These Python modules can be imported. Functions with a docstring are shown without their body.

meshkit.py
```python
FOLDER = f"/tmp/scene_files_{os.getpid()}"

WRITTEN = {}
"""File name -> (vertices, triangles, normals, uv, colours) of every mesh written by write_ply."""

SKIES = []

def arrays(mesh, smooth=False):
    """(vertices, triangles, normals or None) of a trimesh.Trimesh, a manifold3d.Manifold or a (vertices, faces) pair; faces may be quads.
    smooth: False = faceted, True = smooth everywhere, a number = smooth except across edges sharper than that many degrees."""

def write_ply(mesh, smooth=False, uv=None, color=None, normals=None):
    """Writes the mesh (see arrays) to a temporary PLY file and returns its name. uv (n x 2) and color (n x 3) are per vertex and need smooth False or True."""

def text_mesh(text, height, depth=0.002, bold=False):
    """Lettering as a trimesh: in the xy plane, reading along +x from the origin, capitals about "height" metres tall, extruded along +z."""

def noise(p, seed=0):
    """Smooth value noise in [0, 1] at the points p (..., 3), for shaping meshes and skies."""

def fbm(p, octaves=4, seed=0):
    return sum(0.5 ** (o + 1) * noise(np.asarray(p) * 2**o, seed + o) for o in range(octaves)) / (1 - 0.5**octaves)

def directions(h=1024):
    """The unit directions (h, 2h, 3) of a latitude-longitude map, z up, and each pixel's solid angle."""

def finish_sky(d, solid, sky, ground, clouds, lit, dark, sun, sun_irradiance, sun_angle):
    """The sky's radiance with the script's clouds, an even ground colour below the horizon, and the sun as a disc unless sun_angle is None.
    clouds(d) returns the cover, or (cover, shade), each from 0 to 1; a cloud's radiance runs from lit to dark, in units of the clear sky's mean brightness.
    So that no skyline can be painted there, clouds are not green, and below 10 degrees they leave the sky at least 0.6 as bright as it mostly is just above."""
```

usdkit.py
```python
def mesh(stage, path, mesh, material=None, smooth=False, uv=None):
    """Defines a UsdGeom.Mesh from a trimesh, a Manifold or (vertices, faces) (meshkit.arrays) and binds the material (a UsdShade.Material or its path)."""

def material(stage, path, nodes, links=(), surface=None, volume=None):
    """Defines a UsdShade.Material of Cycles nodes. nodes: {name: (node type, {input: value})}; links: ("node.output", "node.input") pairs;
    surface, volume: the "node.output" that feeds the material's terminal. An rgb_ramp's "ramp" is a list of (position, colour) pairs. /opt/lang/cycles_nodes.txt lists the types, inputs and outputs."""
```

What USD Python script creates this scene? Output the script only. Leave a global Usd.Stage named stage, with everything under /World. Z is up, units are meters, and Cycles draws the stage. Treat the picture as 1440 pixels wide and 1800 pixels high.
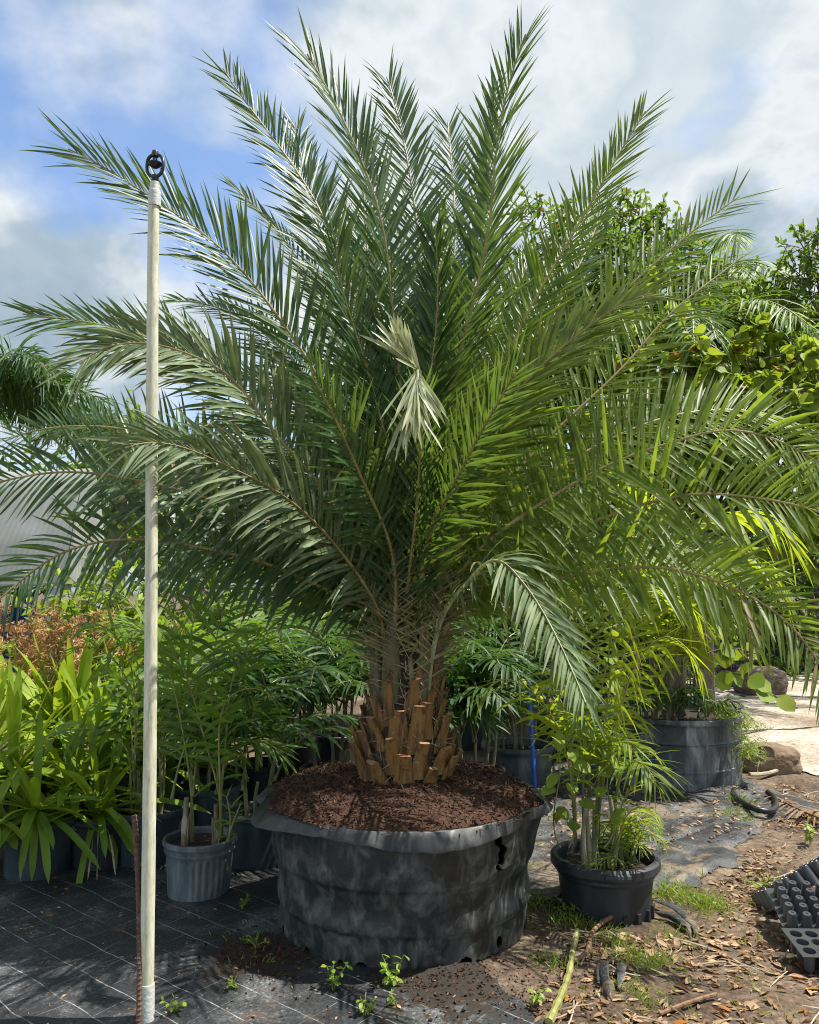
import math, random, numpy as np, trimesh, usdkit, meshkit
from pxr import Usd, UsdGeom, UsdLux, UsdShade, Gf, Sdf, Vt
from scipy.interpolate import CubicSpline

stage = Usd.Stage.CreateInMemory()
UsdGeom.SetStageUpAxis(stage, 'Z')
UsdGeom.Xform.Define(stage, '/World')
UsdGeom.Scope.Define(stage, '/World/Looks')
PI = math.pi

# ------------------------------------------------------------------ camera, sky, sun, exposure
EYE = np.array([0, 0, 1.5]); FPX = 1400.0; PITCH = math.atan(140 / FPX)
cam = UsdGeom.Camera.Define(stage, '/World/camera')
cam.CreateFocalLengthAttr(26.0)
cam.CreateHorizontalApertureAttr(26.0 * 1440 / FPX)
cam.CreateExposureAttr(1.0)
cam.AddTranslateOp().Set(tuple(EYE))
cam.AddRotateXOp().Set(90 + math.degrees(PITCH))
cam.CreateClippingRangeAttr(Gf.Vec2f(0.05, 5000))

SUN = np.array([0.46, 0.03, 0.88]); SUN /= np.linalg.norm(SUN)
SUN_EL, SUN_ROT = math.asin(SUN[2]), math.atan2(SUN[0], SUN[1])
sun = UsdLux.DistantLight.Define(stage, '/World/sun')
sun.CreateNormalizeAttr(True); sun.CreateIntensityAttr(1.2); sun.CreateAngleAttr(0.5)
sun.CreateColorAttr(Gf.Vec3f(1.0, 0.95, 0.86))
q = Gf.Rotation(Gf.Vec3d(0, 0, 1), Gf.Vec3d(*SUN)).GetQuat()
sun.AddOrientOp().Set(Gf.Quatf(q))
dome = UsdLux.DomeLight.Define(stage, '/World/sky')
SKY_K = 0.10
skym = usdkit.material(stage, '/World/Looks/sky_material', {
    'sky': ('sky_texture', {'sky_type': 'single_scattering', 'sun_disc': False, 'sun_elevation': SUN_EL, 'sun_rotation': SUN_ROT}),
    'tc': ('texture_coordinate', {}),
    'sep': ('separate_xyz', {}),
    'zz': ('math', {'math_type': 'maximum', 'value2': 0.0}),
    'za': ('math', {'math_type': 'add', 'value2': 0.55}),
    'dx': ('math', {'math_type': 'divide'}), 'dy': ('math', {'math_type': 'divide'}),
    'pl': ('combine_xyz', {'z': 0.0}),
    'big': ('noise_texture', {'scale': 2.3, 'detail': 8.0, 'roughness': 0.52, 'distortion': 0.1}),
    'mp': ('mapping', {'location': (0.94, 20.12, 0.0)}),
    'cov': ('rgb_ramp', {'ramp': [(0.38, (0.15, 0.15, 0.15)), (0.43, (0.5, 0.5, 0.5)), (0.49, (1, 1, 1))]}),
    'mp2': ('mapping', {'location': (13.05, 4.69, 0.0)}),
    'sh': ('noise_texture', {'scale': 2.6, 'detail': 9.0, 'roughness': 0.54, 'distortion': 0.15}),
    'shr': ('rgb_ramp', {'ramp': [(0.33, (1.65, 2.2, 2.7)), (0.43, (2.35, 2.9, 3.35)), (0.50, (4.3, 4.55, 4.7)), (0.56, (3.1, 3.6, 3.95)), (0.62, (3.7, 4.1, 4.35)), (0.70, (5.5, 5.6, 5.6))]}),
    'bl': ('mix', {'mix_type': 'multiply', 'fac': 1.0, 'color2': (0.86, 1.03, 1.22)}),
    'mx': ('mix', {'mix_type': 'mix'}),
    'bg': ('background_shader', {'strength': SKY_K})},
    [('tc.generated', 'sep.vector'), ('sep.z', 'zz.value1'), ('zz.value', 'za.value1'), ('sep.x', 'dx.value1'), ('za.value', 'dx.value2'),
     ('sep.y', 'dy.value1'), ('za.value', 'dy.value2'), ('dx.value', 'pl.x'), ('dy.value', 'pl.y'),
     ('pl.vector', 'mp.vector'), ('mp.vector', 'big.vector'), ('big.fac', 'cov.fac'),
     ('pl.vector', 'mp2.vector'), ('mp2.vector', 'sh.vector'), ('sh.fac', 'shr.fac'),
     ('sky.color', 'bl.color1'), ('bl.color', 'mx.color1'), ('shr.color', 'mx.color2'), ('cov.color', 'mx.fac'), ('mx.color', 'bg.color')],
    surface='bg.background')
UsdShade.MaterialBindingAPI.Apply(dome.GetPrim()).Bind(skym)
for k, v in dict(kind='structure', label='sky with grey white clouds and a few blue gaps', category='sky').items():
    dome.GetPrim().SetCustomDataByKey(k, v)

# ------------------------------------------------------------------ helpers
_cp, _sp = math.cos(PITCH), math.sin(PITCH)
def ray(u, v):
    a, b = (u - 720) / FPX, (900 - v) / FPX
    return np.array([a, _cp - b * _sp, _sp + b * _cp])
def at(u, v, Y):
    d = ray(u, v); return EYE + d * (Y / d[1])
def gnd(u, v, z=0.0):
    d = ray(u, v); return EYE + d * ((z - EYE[2]) / d[2])
def px(P):
    P = np.atleast_2d(P) - EYE
    zc = P[:, 1] * _cp + P[:, 2] * _sp; yc = -P[:, 1] * _sp + P[:, 2] * _cp
    return np.stack([720 + FPX * P[:, 0] / zc, 900 - FPX * yc / zc], 1), zc
def nrm(a):
    a = np.asarray(a, float); return a / np.maximum(np.linalg.norm(a, axis=-1, keepdims=True), 1e-9)

used = {}
def numbered(parent, name):
    k = (parent, name); n = used.get(k, 0); used[k] = n + 1
    return name if n == 0 else f'{name}_{n:03d}'
def tag(o, label=None, cat=None, group=None, kind=None):
    o = o.GetPrim() if hasattr(o, 'GetPrim') else o
    for k, v in (('label', label), ('category', cat), ('group', group), ('kind', kind)):
        if v: o.SetCustomDataByKey(k, v)
    return o
def thing(name, label, cat, loc=(0, 0, 0), group=None):
    x = UsdGeom.Xform.Define(stage, '/World/' + numbered('/World', name))
    x.AddTranslateOp().Set(Gf.Vec3d(*map(float, loc)))
    tag(x, label, cat, group)
    ORIGIN[str(x.GetPath())] = np.asarray(loc, float)
    return x.GetPrim()
ORIGIN = {}
class Geo:
    def __init__(s): s.v, s.f, s.t, s.n = [], [], [], 0
    def add(s, v, f, t=0.5):
        v = np.asarray(v, float).reshape(-1, 3); f = np.asarray(f, int)
        if f.shape[1] == 4: f = np.vstack([f[:, [0, 1, 2]], f[:, [0, 2, 3]]])
        s.v.append(v); s.f.append(f + s.n); s.t.append(np.broadcast_to(t, (len(v),)).astype(float)); s.n += len(v); return s
    def mesh(s, m, t=0.5): return s.add(m.vertices, m.faces, t)
    def get(s): return np.vstack(s.v), np.vstack(s.f), np.concatenate(s.t)
def obj(name, geo, mat, parent=None, smooth=False, label=None, cat=None, group=None, kind=None):
    """geo (Geo or trimesh, in world coordinates) as ONE Mesh under parent or /World."""
    if not isinstance(geo, Geo): geo = Geo().mesh(geo)
    v, f, t = geo.get()
    keep = np.unique(f)
    if len(keep) < len(v):
        mp = np.zeros(len(v), int); mp[keep] = np.arange(len(keep)); v, t, f = v[keep], t[keep], mp[f]
    pp = str(parent.GetPath()) if parent is not None else '/World'
    root = '/'.join(pp.split('/')[:3])
    v = v - ORIGIN.get(root, 0)
    path = pp + '/' + numbered(pp, name)
    if smooth is True or smooth is False:
        m = usdkit.mesh(stage, path, (v, f), mat, smooth=smooth)
        UsdGeom.PrimvarsAPI(m).CreatePrimvar('tint', Sdf.ValueTypeNames.FloatArray, 'vertex').Set(Vt.FloatArray.FromNumpy(t.astype(np.float32)))
    else:
        m = usdkit.mesh(stage, path, (v, f), mat, smooth=smooth)
        n = len(m.GetPointsAttr().Get())
        UsdGeom.PrimvarsAPI(m).CreatePrimvar('tint', Sdf.ValueTypeNames.FloatArray, 'vertex').Set(Vt.FloatArray.FromNumpy(np.full(n, t[0], np.float32)))
    tag(m, label, cat, group, kind)
    return m.GetPrim()

def spline(P, n):
    P = np.asarray(P, float)
    c = np.concatenate([[0], np.cumsum(np.linalg.norm(np.diff(P, axis=0), axis=1))])
    if len(P) == 2: return P[0] + (P[1] - P[0]) * np.linspace(0, 1, n)[:, None]
    cs = CubicSpline(c, P); d = cs(np.linspace(0, c[-1], n * 4))
    l = np.concatenate([[0], np.cumsum(np.linalg.norm(np.diff(d, axis=0), axis=1))])
    return np.stack([np.interp(np.linspace(0, l[-1], n), l, d[:, k]) for k in range(3)], 1)
def tube(P, R, sides=6, flat=1.0, cap=True):
    P = np.asarray(P, float); n = len(P); R = np.broadcast_to(R, (n,))
    T = nrm(np.gradient(P, axis=0))
    a0 = np.array([0, 0, 1.0]) if abs(T[0][2]) < .9 else np.array([0, 1.0, 0])
    A = []; a = nrm(np.cross(np.cross(T[0], a0), T[0]))
    for k in range(n):
        a = nrm(a - T[k] * (a @ T[k])); A.append(a)
    A = np.array(A); B = np.cross(T, A); g = np.arange(sides) * 2 * PI / sides
    v = P[:, None] + R[:, None, None] * (np.cos(g)[None, :, None] * A[:, None] * flat + np.sin(g)[None, :, None] * B[:, None])
    i, j = np.meshgrid(np.arange(n - 1), np.arange(sides), indexing='ij')
    q = np.stack([i * sides + j, i * sides + (j + 1) % sides, (i + 1) * sides + (j + 1) % sides, (i + 1) * sides + j], -1).reshape(-1, 4)
    f = np.vstack([q[:, [0, 1, 2]], q[:, [0, 2, 3]]])
    v = v.reshape(-1, 3)
    if cap:
        m = len(v); v = np.vstack([v, P[0], P[-1]])
        jj = np.arange(sides); e = (n - 1) * sides
        f = np.vstack([f, np.stack([np.full(sides, m), (jj + 1) % sides, jj], 1), np.stack([np.full(sides, m + 1), e + jj, e + (jj + 1) % sides], 1)])
    return v, f
def lathe(prof, seg=48, close=True):
    prof = np.asarray(prof, float)
    if close: prof = np.vstack([prof, prof[:1]])
    n = len(prof); g = np.arange(seg) * 2 * PI / seg
    v = np.stack([prof[:, None, 0] * np.cos(g), prof[:, None, 0] * np.sin(g), np.broadcast_to(prof[:, None, 1], (n, seg))], -1).reshape(-1, 3)
    i, j = np.meshgrid(np.arange(n - 1), np.arange(seg), indexing='ij')
    q = np.stack([i * seg + j, i * seg + (j + 1) % seg, (i + 1) * seg + (j + 1) % seg, (i + 1) * seg + j], -1).reshape(-1, 4)
    return v, np.vstack([q[:, [0, 1, 2]], q[:, [0, 2, 3]]])
PROFS = {'lance': ([0, .12, .35, .6, .82, 1], [.35, .8, 1, .85, .5, 0]), 'strap': ([0, .1, .5, .8, .93, 1], [.9, .9, 1, .9, .6, 0]),
         'blade': ([0, .2, .5, .8, 1], [.5, .95, 1, .6, 0]), 'oval': ([0, .15, .4, .65, .87, 1], [.1, .65, 1, .9, .5, 0]), 'round': ([0, .12, .35, .6, .85, 1], [.25, .8, 1.08, 1.05, .7, 0])}
def blades(B, D, N, L, W, droop=0.0, nseg=4, prof='lance', fold=0.0, roll=0.0, curl=None):
    B = np.asarray(B, float); n = len(B); D = nrm(D); L = np.broadcast_to(L, (n,)).astype(float); W = np.broadcast_to(W, (n,)).astype(float)
    droop = np.broadcast_to(droop, (n,)); fold = np.broadcast_to(fold, (n,))
    N = np.broadcast_to(N, (n, 3)).astype(float); p = B.copy(); V = []
    g = np.array([0, 0, -1.0])
    for k in range(nseg + 1):
        t = k / nseg
        d = nrm(D + g * (droop * t * 1.6)[:, None])
        if k: p = p + d * (L / nseg)[:, None]
        s = nrm(np.cross(d, N)); m = np.cross(s, d)
        if np.any(roll):
            r = np.broadcast_to(roll, (n,)) * t
            s, m = s * np.cos(r)[:, None] + m * np.sin(r)[:, None], m * np.cos(r)[:, None] - s * np.sin(r)[:, None]
        w = (W * np.interp(t, *PROFS[prof]) / 2)[:, None]
        if k == nseg: V.append(p[:, None]); break
        V.append(np.stack([p - s * w + m * w * fold[:, None], p, p + s * w + m * w * fold[:, None]], 1))
    F = []
    for k in range(nseg - 1):
        a, b = 3 * k, 3 * k + 3
        for q in (0, 1): F += [[a + q, a + q + 1, b + q + 1], [a + q, b + q + 1, b + q]]
    a = 3 * (nseg - 1); F += [[a, a + 1, a + 3], [a + 1, a + 2, a + 3]]
    return np.concatenate(V, 1), np.array(F)
def addblades(geo, VF, tint, dry=False):
    V, F = VF; n, K = V.shape[:2]
    if n == 0: return geo
    f = (F[None] + (np.arange(n) * K)[:, None, None]).reshape(-1, 3)
    tt = np.repeat(np.broadcast_to(tint, (n,)).astype(float)[:, None], K, 1)
    if dry: tt[:, -1] = np.where(np.arange(n) % 4 < 1, 1.0, tt[:, -1])
    return geo.add(V.reshape(-1, 3), f, tt.ravel())
def rng_(s): return np.random.default_rng(s)

# ------------------------------------------------------------------ materials
def leaf_mat(name, c0, c1, tr, fac=0.3, rough=0.45, spec=0.5, noise=14.0, tan=None):
    """c0..c1 by each leaf's own tint, the thin blade lets light through as tr."""
    return usdkit.material(stage, '/World/Looks/' + name, {
        'at': ('attribute', {'attribute': 'tint'}),
        'geo': ('geometry', {}), 'nz': ('noise_texture', {'scale': noise, 'detail': 3.0}),
        'mx': ('rgb_ramp', {'ramp': [(0, c0), (.85, c1), (.92, tan or c1), (1, tan or c1)]}),
        'va': ('map_range', {'from_min': 0.3, 'from_max': 0.7, 'to_min': 0.72, 'to_max': 1.25}),
        'mu': ('mix', {'mix_type': 'multiply', 'fac': 1.0}),
        'tm': ('mix', {'mix_type': 'multiply', 'fac': 1.0, 'color1': tr}),
        'p': ('principled_bsdf', {'roughness': rough, 'specular_ior_level': spec}),
        't': ('translucent_bsdf', {}), 'mc': ('mix_closure', {'fac': fac})},
        [('at.fac', 'mx.fac'), ('geo.position', 'nz.vector'), ('nz.fac', 'va.value'), ('mx.color', 'mu.color1'), ('va.result', 'mu.color2'),
         ('mu.color', 'p.base_color'), ('va.result', 'tm.color2'), ('tm.color', 't.color'), ('p.BSDF', 'mc.closure1'), ('t.BSDF', 'mc.closure2')], surface='mc.closure')
def rough_mat(name, stops, scale=8.0, detail=6.0, rough=0.8, stretch=(1, 1, 1), bump=0.3, bdist=0.01, bscale=None, spec=0.4, wave=None, rr=0.6, dist=0.0):
    nodes = {'tc': ('texture_coordinate', {}), 'mp': ('mapping', {'scale': stretch}),
             'nz': ('noise_texture', {'scale': scale, 'detail': detail, 'roughness': rr, 'distortion': dist}), 'rp': ('rgb_ramp', {'ramp': stops}),
             'nb': ('noise_texture', {'scale': bscale or scale * 4, 'detail': 4.0}), 'bp': ('bump', {'strength': bump, 'distance': bdist}),
             'p': ('principled_bsdf', {'roughness': rough, 'specular_ior_level': spec})}
    links = [('tc.object', 'mp.vector'), ('mp.vector', 'nz.vector'), ('nz.fac', 'rp.fac'), ('mp.vector', 'nb.vector'), ('nb.fac', 'bp.height'), ('bp.normal', 'p.normal'), ('rp.color', 'p.base_color')]
    return usdkit.material(stage, '/World/Looks/' + name, nodes, links, surface='p.BSDF')
def flat_mat(name, c, rough=0.5, spec=0.5, metallic=0.0):
    return rough_mat(name, [(0.3, tuple(np.array(c) * .8)), (0.7, tuple(np.array(c) * 1.15))], scale=9.0, rough=rough, bump=0.08, bdist=0.003, spec=spec)
M = {}
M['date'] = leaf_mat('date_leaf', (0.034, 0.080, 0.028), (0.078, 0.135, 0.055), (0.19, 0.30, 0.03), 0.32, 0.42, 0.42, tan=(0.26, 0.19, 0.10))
M['pale'] = leaf_mat('pale_leaf', (0.32, 0.36, 0.20), (0.46, 0.48, 0.30), (0.44, 0.48, 0.18), 0.35, 0.5, 0.4)
M['rachis'] = leaf_mat('rachis_skin', (0.085, 0.075, 0.028), (0.27, 0.21, 0.07), (0.2, 0.15, 0.04), 0.0, 0.5)
M['spine'] = leaf_mat('spine_skin', (0.15, 0.17, 0.065), (0.30, 0.27, 0.12), (0.2, 0.16, 0.05), 0.1, 0.45)
M['areca'] = leaf_mat('areca_leaf', (0.084, 0.162, 0.022), (0.204, 0.252, 0.026), (0.504, 0.624, 0.024), 0.42, 0.5, 0.35)
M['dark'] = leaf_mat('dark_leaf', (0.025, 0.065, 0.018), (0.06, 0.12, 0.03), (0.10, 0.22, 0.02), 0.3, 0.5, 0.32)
M['mid'] = leaf_mat('mid_leaf', (0.060, 0.138, 0.022), (0.132, 0.204, 0.030), (0.288, 0.456, 0.024), 0.36, 0.5, 0.35)
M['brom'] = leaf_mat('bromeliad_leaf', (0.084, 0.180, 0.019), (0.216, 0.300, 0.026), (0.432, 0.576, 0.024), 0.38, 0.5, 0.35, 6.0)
M['grape'] = leaf_mat('sea_grape_leaf', (0.108, 0.204, 0.036), (0.240, 0.300, 0.048), (0.432, 0.552, 0.036), 0.36, 0.6, 0.25, 5.0)
M['myrtle'] = leaf_mat('myrtle_leaf', (0.060, 0.132, 0.036), (0.144, 0.216, 0.036), (0.264, 0.432, 0.036), 0.34, 0.6, 0.25)
M['rust'] = leaf_mat('rust_leaf', (0.30, 0.09, 0.02), (0.42, 0.20, 0.04), (0.5, 0.2, 0.03), 0.3, 0.5)
M['fern'] = leaf_mat('fern_leaf', (0.132, 0.240, 0.024), (0.252, 0.348, 0.036), (0.432, 0.576, 0.036), 0.4, 0.5)
M['grass'] = leaf_mat('grass_leaf', (0.10, 0.19, 0.02), (0.24, 0.29, 0.04), (0.32, 0.42, 0.03), 0.35, 0.5)
M['litter'] = leaf_mat('litter_leaf', (0.16, 0.085, 0.04), (0.40, 0.27, 0.16), (0.25, 0.12, 0.05), 0.12, 0.65, 0.3)
M['straw'] = leaf_mat('straw_leaf', (0.28, 0.21, 0.12), (0.48, 0.42, 0.30), (0.3, 0.2, 0.1), 0.15, 0.6, 0.3)
M['flower'] = leaf_mat('panicle_bract', (0.28, 0.085, 0.085), (0.60, 0.40, 0.12), (0.4, 0.2, 0.08), 0.2, 0.5)
M['stem'] = rough_mat('palm_stem', [(0.3, (0.10, 0.09, 0.04)), (0.55, (0.19, 0.17, 0.10)), (0.75, (0.28, 0.25, 0.18))], 10, 5, 0.6, (3, 3, .8))
M['stalk'] = rough_mat('green_stalk_skin', [(0.3, (0.10, 0.11, 0.025)), (0.5, (0.20, 0.20, 0.055)), (0.7, (0.32, 0.28, 0.12))], 22, 5, 0.6)
M['cane'] = rough_mat('pale_cane', [(0.3, (0.12, 0.11, 0.06)), (0.5, (0.30, 0.28, 0.19)), (0.75, (0.42, 0.40, 0.31))], 14, 6, 0.6, (3, 3, 1.2), .4, .004)
M['husk'] = rough_mat('dry_husk', [(0.3, (0.10, 0.05, 0.025)), (0.6, (0.22, 0.13, 0.07)), (0.8, (0.3, 0.2, 0.12))], 9, 5, 0.8, (5, 5, .6))
M['bark'] = rough_mat('grey_bark', [(0.3, (0.07, 0.055, 0.04)), (0.7, (0.2, 0.17, 0.13))], 12, 6, 0.9, (2, 2, .5), 0.5, 0.02)
M['fibre'] = rough_mat('trunk_fibre', [(0.3, (0.012, 0.009, 0.006)), (0.6, (0.06, 0.042, 0.025)), (0.8, (0.14, 0.10, 0.06))], 26, 6, 0.95, (1, 1, .5), 0.9, 0.02)
M['boot'] = rough_mat('leaf_base_skin', [(0.30, (0.030, 0.020, 0.012)), (0.42, (0.070, 0.042, 0.017)), (0.54, (0.21, 0.105, 0.027)), (0.64, (0.15, 0.11, 0.035)), (0.74, (0.30, 0.23, 0.13))], 7, 8, 0.65, (3.6, 3.6, .45), 0.8, 0.008, 20, dist=.9, rr=.68)
M['cut'] = rough_mat('cut_face', [(0.35, (0.10, 0.045, 0.02)), (0.5, (0.22, 0.095, 0.035)), (0.7, (0.32, 0.16, 0.08))], 30, 4, 0.7)
M['mulch'] = rough_mat('mulch_bed', [(0.3, (0.016, 0.009, 0.006)), (0.55, (0.045, 0.023, 0.014)), (0.75, (0.10, 0.055, 0.034))], 40, 6, 0.95, bump=1.0, bdist=0.02)
M['chip'] = leaf_mat('mulch_chip', (0.026, 0.012, 0.008), (0.13, 0.070, 0.042), (0.05, 0.03, 0.02), 0.0, 0.9, 0.2)
M['soil'] = rough_mat('pot_soil', [(0.3, (0.015, 0.011, 0.008)), (0.7, (0.06, 0.045, 0.03))], 40, 6, 0.95, bump=1.0, bdist=0.02)
M['pvc'] = rough_mat('weathered_pvc', [(0.28, (0.10, 0.10, 0.07)), (0.36, (0.30, 0.30, 0.20)), (0.48, (0.46, 0.46, 0.33)), (0.6, (0.58, 0.57, 0.46)), (0.8, (0.64, 0.62, 0.55))], 16, 9, 0.5, (3, 3, .5), 0.2, 0.002, 60, rr=.82)
M['pvcgrey'] = rough_mat('pale_fitting', [(0.3, (0.36, 0.38, 0.35)), (0.7, (0.50, 0.51, 0.47))], 20, 5, 0.5)
M['blackp'] = flat_mat('black_plastic', (0.012, 0.012, 0.014), 0.38)
M['rustbar'] = rough_mat('rusted_steel', [(0.3, (0.05, 0.03, 0.02)), (0.55, (0.13, 0.075, 0.045)), (0.8, (0.22, 0.15, 0.10))], 60, 6, 0.9, bump=.6, bdist=.003)
M['bluerod'] = flat_mat('blue_paint', (0.03, 0.12, 0.55), 0.4)
M['bluedrum'] = flat_mat('blue_drum_plastic', (0.02, 0.07, 0.35), 0.4)
M['navy'] = flat_mat('dark_drum_plastic', (0.012, 0.025, 0.05), 0.45)
M['greypost'] = rough_mat('grey_post_paint', [(0.3, (0.22, 0.25, 0.25)), (0.7, (0.34, 0.36, 0.35))], 5, 6, 0.7, (3, 3, .5))
M['orange'] = flat_mat('orange_board', (0.5, 0.2, 0.05), 0.6)
M['white'] = flat_mat('white_paint', (0.75, 0.76, 0.76), 0.3)
M['glass'] = flat_mat('dark_window', (0.02, 0.028, 0.03), 0.08, 0.8)
M['tyre'] = flat_mat('tyre_rubber', (0.02, 0.02, 0.02), 0.8)
M['stone'] = rough_mat('brown_stone', [(0.3, (0.10, 0.065, 0.04)), (0.7, (0.24, 0.17, 0.11))], 8, 6, 0.9, bump=.6, bdist=.02)
M['log'] = rough_mat('cut_log', [(0.3, (0.06, 0.045, 0.035)), (0.55, (0.17, 0.13, 0.10)), (0.75, (0.42, 0.37, 0.30))], 7, 7, 0.95, (1, 1, 2), bump=.8, bdist=.03)
M['tray'] = flat_mat('tray_plastic', (0.040, 0.042, 0.048), 0.30, 0.7)
def pot_mat(name, dark, pale, lo=.45, hi=.72, stretch=(1.6, 1.6, .5), scale=4.0):
    return usdkit.material(stage, '/World/Looks/' + name, {
        'tc': ('texture_coordinate', {}), 'mp': ('mapping', {'scale': stretch}),
        'n1': ('noise_texture', {'scale': scale, 'detail': 9.0, 'roughness': 0.68, 'distortion': 0.6}),
        'r1': ('rgb_ramp', {'ramp': [(lo, dark), (.5 * (lo + hi), tuple(np.array(dark) * .6 + np.array(pale) * .4)), (hi, pale)]}),
        'm2': ('mapping', {'scale': (22, 22, 1.1)}), 'n2': ('noise_texture', {'scale': 2.6, 'detail': 8.0, 'roughness': .75}),
        'r2': ('rgb_ramp', {'ramp': [(.45, (.75, .75, .75)), (.6, (1.05, 1.05, 1.05)), (.72, (1.8, 1.75, 1.65))]}),
        'mu': ('mix', {'mix_type': 'multiply', 'fac': .55}), 'rr': ('map_range', {'from_min': lo, 'from_max': hi, 'to_min': .42, 'to_max': .8}),
        'bp': ('bump', {'strength': .25, 'distance': .004}), 'p': ('principled_bsdf', {'specular_ior_level': .45})},
        [('tc.object', 'mp.vector'), ('mp.vector', 'n1.vector'), ('n1.fac', 'r1.fac'), ('tc.object', 'm2.vector'), ('m2.vector', 'n2.vector'), ('n2.fac', 'r2.fac'),
         ('r1.color', 'mu.color1'), ('r2.color', 'mu.color2'), ('mu.color', 'p.base_color'), ('n1.fac', 'rr.value'), ('rr.result', 'p.roughness'),
         ('n1.fac', 'bp.height'), ('bp.normal', 'p.normal')], surface='p.BSDF')
M['potbig'] = pot_mat('big_pot_plastic', (0.013, 0.015, 0.015), (0.115, 0.118, 0.108), .46, .68, (2.4, 2.4, 1.5), 5.0)
M['potfar'] = pot_mat('far_pot_plastic', (0.034, 0.043, 0.050), (0.26, 0.27, 0.27), .46, .66)
M['potblack'] = pot_mat('black_pot_plastic', (0.016, 0.018, 0.021), (0.05, 0.054, 0.058), .45, .75)
M['potblue'] = pot_mat('dark_blue_pot_plastic', (0.020, 0.034, 0.045), (0.07, 0.09, 0.10), .45, .75)
M['potgrey'] = pot_mat('grey_pot_plastic', (0.045, 0.066, 0.080), (0.22, 0.235, 0.235), .40, .72)

# ------------------------------------------------------------------ ground, mats, road
def gh(x, y):
    x, y = np.asarray(x, float), np.asarray(y, float)
    p = np.stack([x, y, np.zeros_like(x)], -1)
    right = np.clip((x - .2) / 1.0, 0, 1)
    far = np.clip(1 - (np.hypot(x, y - 4) - 9) / 6, 0, 1)
    return far * ((meshkit.fbm(p * 1.3, 3, 5) - .5) * (.02 + .06 * right) + (meshkit.fbm(p * 6.0, 3, 9) - .5) * (.006 + .03 * right))
def P3(x, y, dz=0.0): return np.array([x, y, float(gh(x, y)) + dz])
def axis_(lo, hi, step, far): 
    a = np.arange(lo, hi + 1e-6, step); g = np.cumsum(step * 1.35 ** np.arange(1, 40)); g = g[g < far]
    return np.concatenate([lo - g[::-1], a, hi + g])
gx, gy = axis_(-3.5, 5.0, .045, 900), axis_(2.2, 9.0, .045, 900)
X, Y = np.meshgrid(gx, gy, indexing='ij')
V = np.stack([X, Y, gh(X, Y)], -1).reshape(-1, 3)
i, j = np.meshgrid(np.arange(len(gx) - 1), np.arange(len(gy) - 1), indexing='ij'); k = len(gy)
Q = np.stack([i * k + j, (i + 1) * k + j, (i + 1) * k + j + 1, i * k + j + 1], -1).reshape(-1, 4)
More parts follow.
